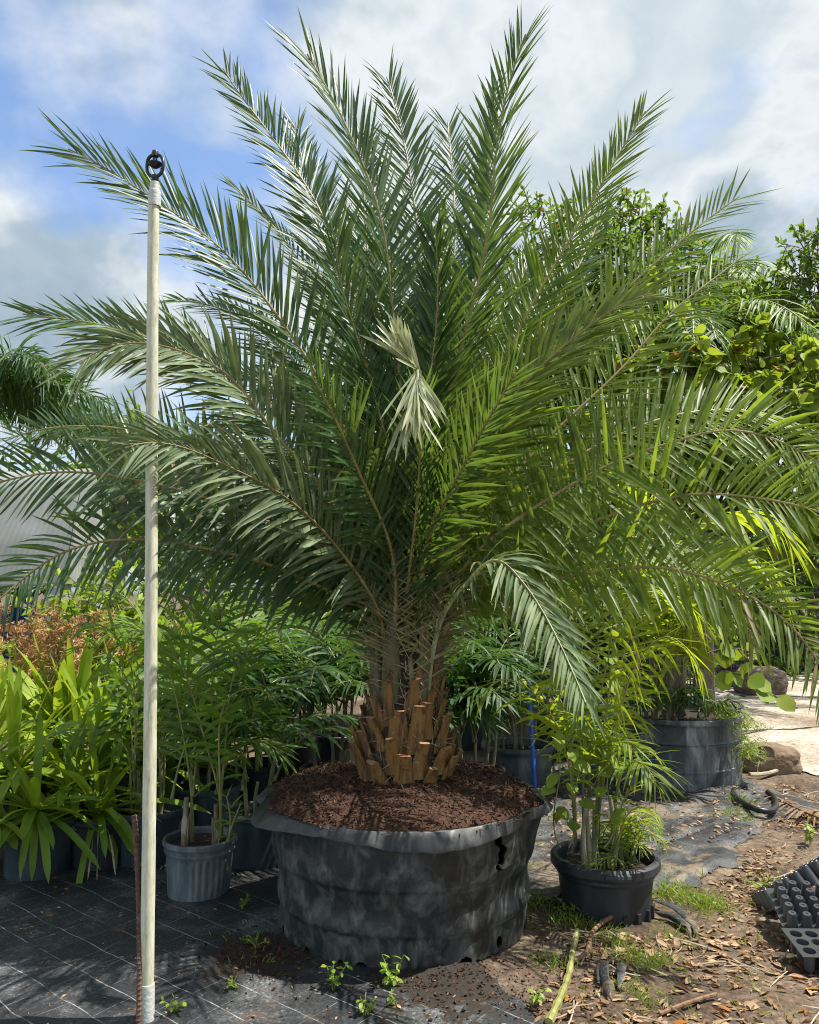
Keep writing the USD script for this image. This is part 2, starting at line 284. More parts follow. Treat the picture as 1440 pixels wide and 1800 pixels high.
soil_ground = usdkit.material(stage, '/World/Looks/bare_soil', {
    'g': ('geometry', {}), 'n1': ('noise_texture', {'scale': 1.6, 'detail': 8.0, 'roughness': .65}), 'r1': ('rgb_ramp', {'ramp': [(.35, (.050, .036, .026)), (.5, (.115, .082, .058)), (.62, (.19, .145, .105)), (.75, (.26, .21, .155))]}),
    'n2': ('noise_texture', {'scale': 34.0, 'detail': 6.0, 'roughness': .7}), 'r2': ('rgb_ramp', {'ramp': [(.35, (.45, .42, .40)), (.55, (1, 1, 1)), (.7, (1.7, 1.6, 1.45))]}),
    'mu': ('mix', {'mix_type': 'multiply', 'fac': 1.0}), 'bp': ('bump', {'strength': .9, 'distance': .012}), 'p': ('principled_bsdf', {'roughness': .95, 'specular_ior_level': .2})},
    [('g.position', 'n1.vector'), ('n1.fac', 'r1.fac'), ('g.position', 'n2.vector'), ('n2.fac', 'r2.fac'), ('r1.color', 'mu.color1'), ('r2.color', 'mu.color2'), ('mu.color', 'p.base_color'), ('n2.fac', 'bp.height'), ('bp.normal', 'p.normal')], surface='p.BSDF')
tag(obj('ground', Geo().add(V, Q), soil_ground, smooth=True), 'bare brown soil of the nursery yard', 'ground', kind='structure')

from shapely.geometry import Polygon, Point
from shapely import contains_xy
def sheet(name, poly, dz, mat, step, label, cat, wr=0.0, seed=1, edge=.05, wfreq=3.0, fade=True):
    pl = Polygon(poly); x0, y0, x1, y1 = pl.bounds
    a, b = np.arange(x0 - .1, x1 + .1, step), np.arange(y0 - .1, y1 + .1, step)
    X, Y = np.meshgrid(a, b, indexing='ij'); pp = np.stack([X, Y, 0 * X], -1)
    ex = (meshkit.fbm(pp * 5, 3, seed) - .5) * edge * 2; ey = (meshkit.fbm(pp * 5, 3, seed + 7) - .5) * edge * 2
    ins = contains_xy(pl, X + ex, Y + ey)
    w = np.zeros_like(X)
    from shapely import distance, points
    ed = np.clip(distance(pl.exterior, points(X + ex, Y + ey)) / .12, 0, 1)
    dz = .003 + (dz - .003) * np.clip(ed * 1.5, 0, 1) if fade else dz
    if wr:
        c, s = math.cos(.6), math.sin(.6)
        wp = np.stack([(X * c + Y * s) * wfreq * .45, (-X * s + Y * c) * wfreq * 1.4, 0 * X], -1)
        w = ed * wr * np.abs(meshkit.fbm(wp, 4, seed + 3) * 2 - 1) ** .8
    V = np.stack([X, Y, gh(X, Y) + dz + w], -1).reshape(-1, 3); k = len(b)
    i, j = np.meshgrid(np.arange(len(a) - 1), np.arange(len(b) - 1), indexing='ij')
    ok = ins[:-1, :-1] & ins[1:, :-1] & ins[1:, 1:] & ins[:-1, 1:]
    Q = np.stack([i * k + j, (i + 1) * k + j, (i + 1) * k + j + 1, i * k + j + 1], -1)[ok]
    return tag(obj(name, Geo().add(V, Q), mat, smooth=True), label, cat, kind='structure')
def mat_cloth(name, off1, off2, dust, lines=.5, soil=(.085, .064, .048), slo=.58, shi=.66, spots=((-9, -9, 0), (-9, -9, 0))):
    ang = math.radians(-38.5)
    return usdkit.material(stage, '/World/Looks/' + name, {
        'g': ('geometry', {}), 'rot': ('mapping', {'rotation': (0, 0, -ang), 'scale': (1, 1, 1)}), 'dn': ('noise_texture', {'scale': 3.0, 'detail': 3.0}),
        'dsub': ('vector_math', {'math_type': 'multiply_add', 'vector2': (.02, .02, 0), 'vector3': (-.01, -.01, 0)}), 'dadd': ('vector_math', {'math_type': 'add'}),
        'sep': ('separate_xyz', {}),
        'u': ('math', {'math_type': 'multiply_add', 'value2': 1 / .155, 'value3': off1}), 'uf': ('math', {'math_type': 'fraction'}), 'us': ('math', {'math_type': 'subtract', 'value2': .5}), 'ua': ('math', {'math_type': 'absolute'}), 'ul': ('math', {'math_type': 'less_than', 'value2': .013}),
        'v': ('math', {'math_type': 'multiply_add', 'value2': 1 / .155, 'value3': off2}), 'vf': ('math', {'math_type': 'fraction'}), 'vs': ('math', {'math_type': 'subtract', 'value2': .5}), 'va': ('math', {'math_type': 'absolute'}), 'vl': ('math', {'math_type': 'less_than', 'value2': .008}),
        'vm': ('math', {'math_type': 'multiply', 'value2': .6}), 'mxl': ('math', {'math_type': 'maximum'}),
        'ln': ('noise_texture', {'scale': 7.0, 'detail': 6.0, 'roughness': .7}), 'lr': ('map_range', {'from_min': .38, 'from_max': .62, 'to_min': 0.05, 'to_max': lines, 'clamp': True}), 'lf': ('math', {'math_type': 'multiply'}),
        'n1': ('noise_texture', {'scale': 2.6, 'detail': 9.0, 'roughness': .68}), 'r1': ('rgb_ramp', {'ramp': [(.36, (.014, .015, .017)), (.5, (.026, .028, .031)), (.62, dust), (.78, tuple(np.array(dust) * 1.7))]}),
        'n3': ('noise_texture', {'scale': 90.0, 'detail': 3.0}), 'r3': ('rgb_ramp', {'ramp': [(.3, (.6, .6, .6)), (.62, (1.1, 1.1, 1.1)), (.75, (2.2, 2.1, 1.9))]}), 'mu': ('mix', {'mix_type': 'multiply', 'fac': .9}),
        'ml': ('mix', {'mix_type': 'mix', 'color2': (.34, .36, .36)}),
        'n4': ('noise_texture', {'scale': 3.3, 'detail': 9.0, 'roughness': .72}), 'r4': ('map_range', {'from_min': slo, 'from_max': shi, 'to_min': 0, 'to_max': 1, 'clamp': True}), 'ms': ('mix', {'mix_type': 'mix', 'color2': soil}),
        'd1': ('vector_math', {'math_type': 'distance', 'vector2': spots[0]}), 'd2': ('vector_math', {'math_type': 'distance', 'vector2': spots[1]}), 'dm': ('math', {'math_type': 'minimum'}),
        'n5': ('noise_texture', {'scale': 6.0, 'detail': 9.0, 'roughness': .7}), 'n5s': ('math', {'math_type': 'multiply_add', 'value2': .9, 'value3': -.45}), 'da': ('math', {'math_type': 'add'}),
        'dr': ('map_range', {'from_min': .20, 'from_max': .25, 'to_min': 1, 'to_max': 0, 'clamp': True}), 'msp': ('mix', {'mix_type': 'mix', 'color2': (.022, .017, .012)}),
        'mu2': ('mix', {'mix_type': 'multiply', 'fac': .7}),
        'bp': ('bump', {'strength': .5, 'distance': .004}), 'p': ('principled_bsdf', {'roughness': .62, 'specular_ior_level': .45})},
        [('g.position', 'dn.vector'), ('dn.color', 'dsub.vector1'), ('dsub.vector', 'dadd.vector1'), ('g.position', 'dadd.vector2'), ('dadd.vector', 'rot.vector'), ('rot.vector', 'sep.vector'), ('sep.y', 'u.value1'), ('u.value', 'uf.value1'), ('uf.value', 'us.value1'), ('us.value', 'ua.value1'), ('ua.value', 'ul.value1'),
         ('sep.x', 'v.value1'), ('v.value', 'vf.value1'), ('vf.value', 'vs.value1'), ('vs.value', 'va.value1'), ('va.value', 'vl.value1'), ('vl.value', 'vm.value1'), ('ul.value', 'mxl.value1'), ('vm.value', 'mxl.value2'),
         ('g.position', 'ln.vector'), ('ln.fac', 'lr.value'), ('mxl.value', 'lf.value1'), ('lr.result', 'lf.value2'),
         ('g.position', 'n1.vector'), ('n1.fac', 'r1.fac'), ('g.position', 'n3.vector'), ('n3.fac', 'r3.fac'), ('r1.color', 'mu.color1'), ('r3.color', 'mu.color2'),
         ('mu.color', 'ml.color1'), ('lf.value', 'ml.fac'), ('g.position', 'n4.vector'), ('n4.fac', 'r4.value'), ('ml.color', 'ms.color1'), ('r4.result', 'ms.fac'),
         ('g.position', 'd1.vector1'), ('g.position', 'd2.vector1'), ('d1.value', 'dm.value1'), ('d2.value', 'dm.value2'), ('g.position', 'n5.vector'), ('n5.fac', 'n5s.value1'), ('dm.value', 'da.value1'), ('n5s.value', 'da.value2'), ('da.value', 'dr.value'), ('ms.color', 'msp.color1'), ('dr.result', 'msp.fac'), ('msp.color', 'mu2.color1'), ('r3.color', 'mu2.color2'), ('mu2.color', 'p.base_color'), ('n3.fac', 'bp.height'), ('bp.normal', 'p.normal')], surface='p.BSDF')
M['mat'] = mat_cloth('weed_cloth_left', .0, .1, (.085, .088, .090), .85, spots=((-.62, 3.42, 0), (.16, 3.20, 0)))
M['mat2'] = mat_cloth('weed_cloth_right', .35, .3, (.085, .088, .092), .25, slo=.52, shi=.60, soil=(.15, .115, .082))
sheet('weed_cloth', [(-5, 2.0), (.50, 2.0), (.50, 2.75), (.42, 3.05), (.30, 3.35), (.15, 3.9), (.1, 6.6), (-5, 6.6)], .008, M['mat'], .02, 'black woven weed cloth with white grid lines under the pots at left', 'ground cloth', .012, 2, .05, 2.0)
sheet('weed_cloth', [(.62, 4.05), (1.25, 4.15), (1.62, 4.35), (1.95, 4.9), (2.3, 5.3), (2.95, 5.7), (2.75, 6.3), (2.4, 7.2), (.2, 7.3), (.25, 4.6)], .010, M['mat2'], .014, 'rumpled grey weed cloth with dirt on it, in front of the far big pot', 'ground cloth', .05, 4, .10, 2.6)
M['road'] = usdkit.material(stage, '/World/Looks/pale_gravel', {
    'g': ('geometry', {}), 'n1': ('noise_texture', {'scale': .9, 'detail': 8.0, 'roughness': .65}), 'r1': ('rgb_ramp', {'ramp': [(.35, (.24, .185, .135)), (.5, (.40, .34, .275)), (.62, (.52, .47, .41))]}),
    'n2': ('noise_texture', {'scale': 22.0, 'detail': 6.0, 'roughness': .7}), 'r2': ('rgb_ramp', {'ramp': [(.35, (.55, .53, .5)), (.55, (1, 1, 1)), (.7, (1.25, 1.25, 1.25))]}), 'mu': ('mix', {'mix_type': 'multiply', 'fac': 1.0}),
    'bp': ('bump', {'strength': .8, 'distance': .02}), 'p': ('principled_bsdf', {'roughness': .95, 'specular_ior_level': .2})},
    [('g.position', 'n1.vector'), ('n1.fac', 'r1.fac'), ('g.position', 'n2.vector'), ('n2.fac', 'r2.fac'), ('r1.color', 'mu.color1'), ('r2.color', 'mu.color2'), ('mu.color', 'p.base_color'), ('n2.fac', 'bp.height'), ('bp.normal', 'p.normal')], surface='p.BSDF')
sheet('gravel_road', [(3.15, 7.3), (3.5, 6.4), (6, 5.6), (14, 4), (60, 2), (60, 9), (14, 14), (9, 15.5), (4, 16.2), (-14, 17), (-14, 12.6), (2.2, 12.4), (3.2, 11), (3.3, 9)], .012, M['road'], .09, 'pale gravel road running past the pots', 'road', .0, 6, .35)

M['wet'] = rough_mat('dark_wet_soil', [(0.3, (0.018, 0.014, 0.010)), (0.55, (0.045, 0.034, 0.025)), (0.75, (0.10, 0.078, 0.058))], 9, 8, 0.95, bump=.9, bdist=.015, bscale=45)
pp_ = lambda pts: [tuple(gnd(u, v)[:2]) for u, v in pts]

# ------------------------------------------------------------------ pots
def ringmesh(prof, seg, wob=0.0, seed=0, loc=(0, 0, 0), flute=0, fdepth=0.0, fz=(0, 0), oval=(1, 1), close=True):
    v, f = lathe(prof, seg, close)
    th = np.arctan2(v[:, 1], v[:, 0]); r = np.hypot(v[:, 0], v[:, 1])
    n = meshkit.fbm(np.stack([np.cos(th) * 1.6, np.sin(th) * 1.6, v[:, 2] * 3], -1), 3, seed) - .5
    k = 1 + wob * 2 * n
    if flute:
        inz = np.clip((v[:, 2] - fz[0]) / .012, 0, 1) * np.clip((fz[1] - v[:, 2]) / .02, 0, 1)
        k = k - fdepth * inz * np.clip(np.cos(th * flute) * 1.6 - .4, 0, 1)
    v = np.stack([v[:, 0] * k * oval[0], v[:, 1] * k * oval[1], v[:, 2]], -1)
    return v + np.asarray(loc), f
def soil_disc(r, z, loc, seed, amp=.012, mound=0.0, rings=14, seg=48):
    g = Geo(); rr = np.linspace(.001, r, rings); th = np.arange(seg) * 2 * PI / seg
    v = np.stack([rr[:, None] * np.cos(th), rr[:, None] * np.sin(th), np.zeros((rings, seg))], -1).reshape(-1, 3)
    v[:, 2] = z + mound * (1 - (np.hypot(v[:, 0], v[:, 1]) / r) ** 2) + amp * (meshkit.fbm(v * 22, 3, seed) - .5)
    i, j = np.meshgrid(np.arange(rings - 1), np.arange(seg), indexing='ij')
    q = np.stack([i * seg + j, (i + 1) * seg + j, (i + 1) * seg + (j + 1) % seg, i * seg + (j + 1) % seg], -1).reshape(-1, 4)
    return g.add(v + np.asarray(loc), q)
def round_pot(name, label, x, y, h, rb, rt, mat, seed=0, rim=.018, bands=(), flute=0, seg=64, fill=.06, ribs=0, group=None, wob=.01, handles=0):
    t = thing(name, label, 'plant pot', (x, y, 0), group)
    z0 = float(gh(x, y)) - .01; loc = (x, y, z0)
    rad = lambda z: rb + (rt - rb) * z / h
    out = [(rb * .985, 0), (rb, .012)]
    for b in sorted(bands):
        out += [(rad(b - .012), b - .012), (rad(b) + .004, b - .004), (rad(b) + .010, b + .006), (rad(b + .02) + .003, b + .022)]
    out += [(rad(h * (k / 6)), h * k / 6) for k in range(1, 6)] + [(rt, h - rim * 2)]
    out = sorted(set(out), key=lambda p: p[1])
    inn = [(rt - .007, h - rim * 2), (rad(h * .5) - .007, h * .5), (rb - .007, .015)]
    obj('wall', Geo().add(*ringmesh(out + inn, seg * (2 if flute else 1), wob, seed, loc, flute, .035, (.03, h - .075))), mat, t, smooth=35)
    rp = [(rt - .006, h - rim * 2.2), (rt + rim * .55, h - rim * 2.2), (rt + rim, h - rim * 1.6), (rt + rim, h - rim * .4), (rt + rim * .6, h), (rt, h), (rt - .008, h - rim * .6)]
    obj('rim', Geo().add(*ringmesh(rp, seg, wob, seed, loc)), mat, t, smooth=35)
    for k in range(ribs):
        a = k * 2 * PI / ribs; b = trimesh.creation.box((.02, .022, .055)); b.apply_translation((rb + .006, 0, .028)); b.apply_transform(trimesh.transformations.rotation_matrix(a, [0, 0, 1])); b.apply_translation(loc)
        obj('foot_rib', Geo().mesh(b), mat, t)
    for k in range(handles):
        a = -PI / 2 + k * PI; g = np.linspace(a - .22, a + .22, 12)
        P = np.stack([np.cos(g) * (rt + rim * 1.0), np.sin(g) * (rt + rim * 1.0), np.full(12, h - rim * 1.1)], -1) + loc
        obj('handle', Geo().add(*tube(P, .017, 8)), mat, t, smooth=40)
    obj('soil', soil_disc(rad(h - fill) - .006, h - fill, loc, seed + 3), M['soil'], t, smooth=True)
    return np.array([x, y, z0 + h - fill])

# the big grey container of the date palm
PX, PY = -.03, 3.87
big = thing('container_pot', 'huge scuffed black plastic container with torn rim holding the date palm', 'plant pot', (PX, PY, 0))
nth, nz = 840, 110
th = np.arange(nth) * 2 * PI / nth; zz = np.linspace(-.02, .56, nz)
TH, ZZ = np.meshgrid(th, zz, indexing='ij')
def band(z, z0): return .014 / (1 + np.exp(-(z - z0) / .004))
R = .560 + .030 * ZZ / .56 + band(ZZ, .135) + band(ZZ, .315) - .012 * np.exp(-((ZZ - .235) / .06) ** 2)
pc = np.stack([np.cos(TH) * 1.3, np.sin(TH) * 1.3, ZZ * 2.2], -1)
R = R + .045 * (meshkit.fbm(pc, 3, 21) - .5) + .012 * (meshkit.fbm(pc * 4, 3, 8) - .5)
R = R + .05 * np.exp(-((TH - 2 * PI + .30) / .16) ** 2) * np.clip((ZZ - .33) / .2, 0, 1)         # right side kinked outward
R = R + .025 * np.clip((.06 - ZZ) / .06, 0, 1) * (meshkit.fbm(pc * 2.3, 2, 3) - .35)
tear_th = 2 * PI - .88 + .022 * np.sin(ZZ * 47) + .012 * np.sin(ZZ * 131) + .05 * np.clip((.5 - ZZ) / .2, 0, 1)
tear = (np.abs(TH - tear_th) < .0055 + .012 * np.exp(-((ZZ - .46) / .035) ** 2)) & (ZZ > .36)
R = R + .02 * ((TH - tear_th > 0) & (TH - tear_th < .25) & (ZZ > .36)) * np.clip((.25 - (TH - tear_th)) / .25, 0, 1)
hole = np.zeros_like(tear)
for a, z, w, hh in [(-1.10, .0, .055, .034), (-1.86, .0, .05, .03), (-2.02, .0, .03, .026), (-2.35, .0, .03, .03), (-.80, .055, .026, .022), (-2.75, .02, .03, .03), (-.35, .03, .03, .02)]:
    hole |= (((TH - (a % (2 * PI))) / w) ** 2 + ((ZZ - z) / hh) ** 2 < 1)
hole |= ZZ < .008 + .022 * (meshkit.fbm(np.stack([np.cos(TH) * 6, np.sin(TH) * 6, 0 * TH], -1), 3, 13) - .5)
V = np.stack([R * np.cos(TH) + PX, R * np.sin(TH) + PY, ZZ], -1)
i, j = np.meshgrid(np.arange(nth), np.arange(nz - 1), indexing='ij'); i2 = (i + 1) % nth
cutq = (tear | hole); ok = ~(cutq[:, :-1] | cutq[i2[:, 0], :-1])
Q = np.stack([i * nz + j, i2 * nz + j, i2 * nz + j + 1, i * nz + j + 1], -1)[ok]
RI = R - .009; VI = np.stack([RI * np.cos(TH) + PX, RI * np.sin(TH) + PY, ZZ], -1).reshape(-1, 3)
obj('wall', Geo().add(V.reshape(-1, 3), Q).add(VI, Q[:, ::-1]), M['potbig'], big, smooth=True)
core = ringmesh([(.01, .0), (.535, .0), (.545, .3), (.56, .56), (.01, .56)], 90, .02, 4, (PX, PY, 0))
obj('root_ball', Geo().add(*core), M['soil'], big, smooth=True)
# turned-out rim sheet, uneven all round
def rimline(a):
    c = np.cos; a = np.asarray(a)
    w = .016 + .085 * np.exp(-((a + 2.80) / .40) ** 2) + .085 * np.exp(-((a - 2.9) / .42) ** 2) + .022 * np.exp(-((a + 1.30) / .45) ** 2) + .035 * np.exp(-((a - .15) / .5) ** 2)
    w = w * (1 - .75 * np.exp(-((a + .72) / .22) ** 2))
    dz = -.02 - .030 * np.exp(-((a + 2.86) / .4) ** 2) - .030 * np.exp(-((a + 1.35) / .5) ** 2) + .012 * np.exp(-((a + .3) / .3) ** 2)
    n = meshkit.fbm(np.stack([c(a) * 5, np.sin(a) * 5, 0 * a], -1), 3, 17) - .5
    n2 = meshkit.fbm(np.stack([c(a) * 14, np.sin(a) * 14, 0 * a], -1), 3, 27) - .5
    return w + .045 * n + .022 * n2, dz + .030 * n + .014 * n2
a = np.linspace(-PI, PI, 360, endpoint=False); w, dz = rimline(a)
rw = np.interp((a % (2 * PI)), np.append(th, 2 * PI), np.append(R[:, -1], R[0, -1]))
rows = []
for s_, lift in ((-.02, .004), (0, .008), (.25, .012), (.6, .004), (.9, -.005), (1.0, -.012)):
    rr_ = rw + w * s_; rows.append(np.stack([rr_ * np.cos(a) + PX, rr_ * np.sin(a) + PY, .552 + lift + dz * max(s_, 0) ** 1.3], -1))
rows = np.array(rows); nr = len(rows)
under = rows[::-1].copy(); under[..., 2] -= .0045; ring = np.concatenate([rows, under, rows[:1]])
i, j = np.meshgrid(np.arange(len(ring) - 1), np.arange(360), indexing='ij')
Q = np.stack([i * 360 + j, i * 360 + (j + 1) % 360, (i + 1) * 360 + (j + 1) % 360, (i + 1) * 360 + j], -1).reshape(-1, 4)[:, ::-1]
M['rimgrey'] = pot_mat('rim_plastic', (0.018, 0.020, 0.020), (0.105, 0.108, 0.104), .44, .70)
obj('rim', Geo().add(ring.reshape(-1, 3), Q), M['rimgrey'], big, smooth=40, label='pale scuffed rim sheet turned outward')
def mulch_z(x, y):
    d = np.hypot(np.asarray(x) - PX, np.asarray(y) - PY)
    z = .572 + .078 * np.clip(1 - (d / .62) ** 2, 0, 1) ** .8
    return z + .05 * (meshkit.fbm(np.stack([np.asarray(x) * 5, np.asarray(y) * 4, 0 * np.asarray(x)], -1), 3, 2) - .5)
rr = np.linspace(.01, .635, 44); g2 = np.linspace(0, 2 * PI, 160, endpoint=False)
VX, VY = PX + rr[:, None] * np.cos(g2), PY + rr[:, None] * np.sin(g2)
VZ = mulch_z(VX, VY) - .022 * np.clip((rr[:, None] - .585) / .05, 0, 1) + .010 * (meshkit.fbm(np.stack([VX * 38, VY * 38, 0 * VX], -1), 2, 5) - .5)
i, j = np.meshgrid(np.arange(43), np.arange(160), indexing='ij')
Q = np.stack([i * 160 + j, (i + 1) * 160 + j, (i + 1) * 160 + (j + 1) % 160, i * 160 + (j + 1) % 160], -1).reshape(-1, 4)
mg = Geo().add(np.stack([VX, VY, VZ], -1).reshape(-1, 3), Q, .2)
r = rng_(3); n = 15000
rad, an = .64 * np.sqrt(r.uniform(.03, 1, n)), r.uniform(0, 2 * PI, n)
B = np.stack([PX + rad * np.cos(an), PY + rad * np.sin(an)], -1); B = np.column_stack([B, mulch_z(B[:, 0], B[:, 1]) - .022 * np.clip((rad - .585) / .05, 0, 1) + .002])
D = np.column_stack([r.normal(size=(n, 2)), r.normal(0, .35, n)]); N = nrm(np.column_stack([r.normal(0, .5, (n, 2)), np.ones(n)]))
addblades(mg, blades(B, D, N, r.uniform(.008, .032, n) * (1 + (r.uniform(0, 1, n) < .04)), r.uniform(.0025, .007, n), 0, 2, 'strap', .25), np.clip(r.normal(.3, .28, n), 0, 1))
tag(obj('mulch', mg, M['chip']), 'dark brown bark mulch heaped round the date palm trunk', 'mulch', kind='stuff')

# ------------------------------------------------------------------ fronds
def frame_along(P, up0):
    T = nrm(np.gradient(P, axis=0)); n = nrm(up0 - T[0] * (T[0] @ up0)); Ns = []
    for k in range(len(P)):
        n = nrm(n - T[k] * (n @ T[k])); Ns.append(n)
    return T, np.array(Ns)
def leaflets(ctrl, up0, seed, n=70, L=.40, W=.022, s0=.14, a0=62, a1=22, v0=35, v1=20, vr=18, droop=.10, nseg=4, prof='lance', fold=.25, tip=.45, base=.55, jit=.08, n_path=60, group=1, s1=.985, rnd=.04, lprof=None):
    """blades on both sides of a midrib; returns (P, (V, F), s of every blade)."""
    r = rng_(seed); P = spline(ctrl, n_path); T, Nf = frame_along(P, np.asarray(up0, float)); S = np.cross(T, Nf)
    l = np.concatenate([[0], np.cumsum(np.linalg.norm(np.diff(P, axis=0), axis=1))])
    out = []
    for side in (-1, 1):
        s = np.linspace(s0, s1, n)
        if group > 1: s = s + (np.arange(n) % group - (group - 1) / 2) * -.45 * (s1 - s0) / n
        s = np.clip(s + r.normal(0, rnd / n, n), s0 * .5, s1)
        at_ = lambda A: np.stack([np.interp(s * l[-1], l, A[:, k]) for k in range(3)], 1)
        p, t, nn = at_(P), nrm(at_(T)), nrm(at_(Nf)); sd = np.cross(t, nn) * side
        q = (s - s0) / (s1 - s0)
        a = np.radians(a0 + (a1 - a0) * q ** 1.2 + r.normal(0, 4, n)); v = np.radians(v0 + (v1 - v0) * q + r.normal(0, vr, n))
        lat = sd * np.cos(v)[:, None] + nn * np.sin(v)[:, None]
        d = t * np.cos(a)[:, None] + lat * np.sin(a)[:, None]
        bn = nn * np.cos(v)[:, None] - sd * np.sin(v)[:, None]; bn = nrm(bn + r.normal(0, .16, (n, 3)))
        ll = np.interp(q, [0, .18, .42, .7, .92, 1], lprof or [base, .92, 1, .85, .62, tip]) * L * (1 + r.normal(0, jit, n))
        ww = W * np.interp(q, [0, .2, .6, 1], [.6, 1, .95, .55]) * (1 + r.normal(0, .1, n))
        out.append((p, d, bn, ll, ww, s))
    p, d, bn, ll, ww, s = (np.concatenate([o[k] for o in out]) for k in range(6))
    m = len(p)
    keep = r.uniform(0, 1, len(p)) > .03
    p, d, bn, ll, ww, s = p[keep], d[keep], bn[keep], ll[keep], ww[keep], s[keep]; m = len(p)
    return P, blades(p, d, bn, ll, ww, droop * (1 + r.normal(0, .4, m)), nseg, prof, fold, r.normal(0, .25, m)), s
class Fronds:
    """collects the fronds of one plant; the leaflets that show largest become parts, the others one stuff part of their frond."""
    def __init__(s, parent, mat, rmat, limit=300, least=260): s.p, s.mat, s.rm, s.lim, s.least, s.l = parent, mat, rmat, limit, least, []
    def add(s, P, VF, r0, r1, seed, tint=(.45, .22), spines=None, label=None, show=1.0, mat=None, rmat=None, flat=.7, name='frond', qf=.62):
        V, F = VF; r = rng_(seed + 91)
        t = np.clip(r.normal(tint[0], tint[1], len(V)), 0, .85); t[r.uniform(0, 1, len(V)) < .006] = 1.0
        q, zc = px(V.reshape(-1, 3)); q = q.reshape(len(V), -1, 2)
        a, b, c = q[:, 0], q[:, 2], q[:, -1]
        K = V.shape[1]; mid = (K // 6) * 3
        wid = np.linalg.norm(q[:, mid] - q[:, mid + 2], axis=1); ln = np.linalg.norm(q[:, 1] - q[:, -1], axis=1)
        inside = (q[:, mid, 0] > -20) & (q[:, mid, 0] < 1460) & (q[:, mid, 1] > -20) & (q[:, mid, 1] < 1820)
        s.l.append(dict(P=P, V=V, F=F, r=(r0, r1), t=t, area=wid * ln * inside * show, spines=spines, label=label, mat=mat or s.mat, rmat=rmat or s.rm, flat=flat, name=name, q=qf))
    def build(s):
        al = np.concatenate([x['area'] for x in s.l]); th = max(s.least, np.sort(al)[-s.lim] if len(al) > s.lim else 0)
        for x in s.l:
            n = len(x['P']); R = np.interp(np.linspace(0, 1, n), [0, .06, .14, .35, 1], [x['r'][0], x['r'][0] * .8, x['r'][0] * x['q'], x['r'][0] * x['q'] * .7 + x['r'][1] * .2, x['r'][1]])
            f = obj(x['name'], Geo().add(*tube(x['P'], R, 6, x['flat']), np.append(np.repeat(np.clip((np.linspace(0, 1, n) - .12) / .22, 0, 1), 6), [0, 1])), x['rmat'], s.p, smooth=True, label=x['label'])
            bigs = np.where(x['area'] > th)[0]
            for k in bigs: obj('leaflet', addblades(Geo(), (x['V'][k:k + 1], x['F']), x['t'][k:k + 1], True), x['mat'], f, smooth=True)
            rest = np.setdiff1d(np.arange(len(x['V'])), bigs)
            if len(rest): obj('leaflets', addblades(Geo(), (x['V'][rest], x['F']), x['t'][rest], True), x['mat'], f, smooth=True, kind='stuff')
            if x['spines'] is not None: obj('spines', x['spines'], M['spine'], f, kind='stuff')

# ------------------------------------------------------------------ the date palm
palm = thing('date_palm', 'big bushy date palm with stiff grey green fronds rising from the huge container', 'palm', (PX, PY, .6))
AX = np.array([PX + .015, PY, 0])
zt = np.linspace(.58, 1.22, 16)
tv, tf = lathe(np.column_stack([np.r_[.001, np.interp(zt, [.58, .66, .9, 1.22], [.195, .20, .165, .12]), .001], np.r_[.58, zt, 1.24]]), 40, False)
tv = tv + AX; tv[:, :2] += (meshkit.fbm(tv * 16, 3, 3) - .5)[:, None] * .04
obj('trunk', Geo().add(tv, tf), M['fibre'], palm, smooth=True)
r = rng_(11)
fg = Geo(); n = 900
an, z = r.uniform(0, 2 * PI, n), r.uniform(.62, 1.22, n); rad = np.interp(z, [.58, .9, 1.22], [.20, .165, .12])
B = AX + np.column_stack([np.cos(an) * rad, np.sin(an) * rad, z]); D = np.column_stack([np.cos(an) * .5, np.sin(an) * .5, r.normal(.5, .6, n)]) + r.normal(0, .5, (n, 3))
addblades(fg, blades(B, D, np.column_stack([np.cos(an), np.sin(an), 0 * an]), r.uniform(.03, .10, n), .004, .2, 2, 'strap'), r.uniform(0, 1, n))
obj('fibres', fg, M['straw'], palm, kind='stuff')
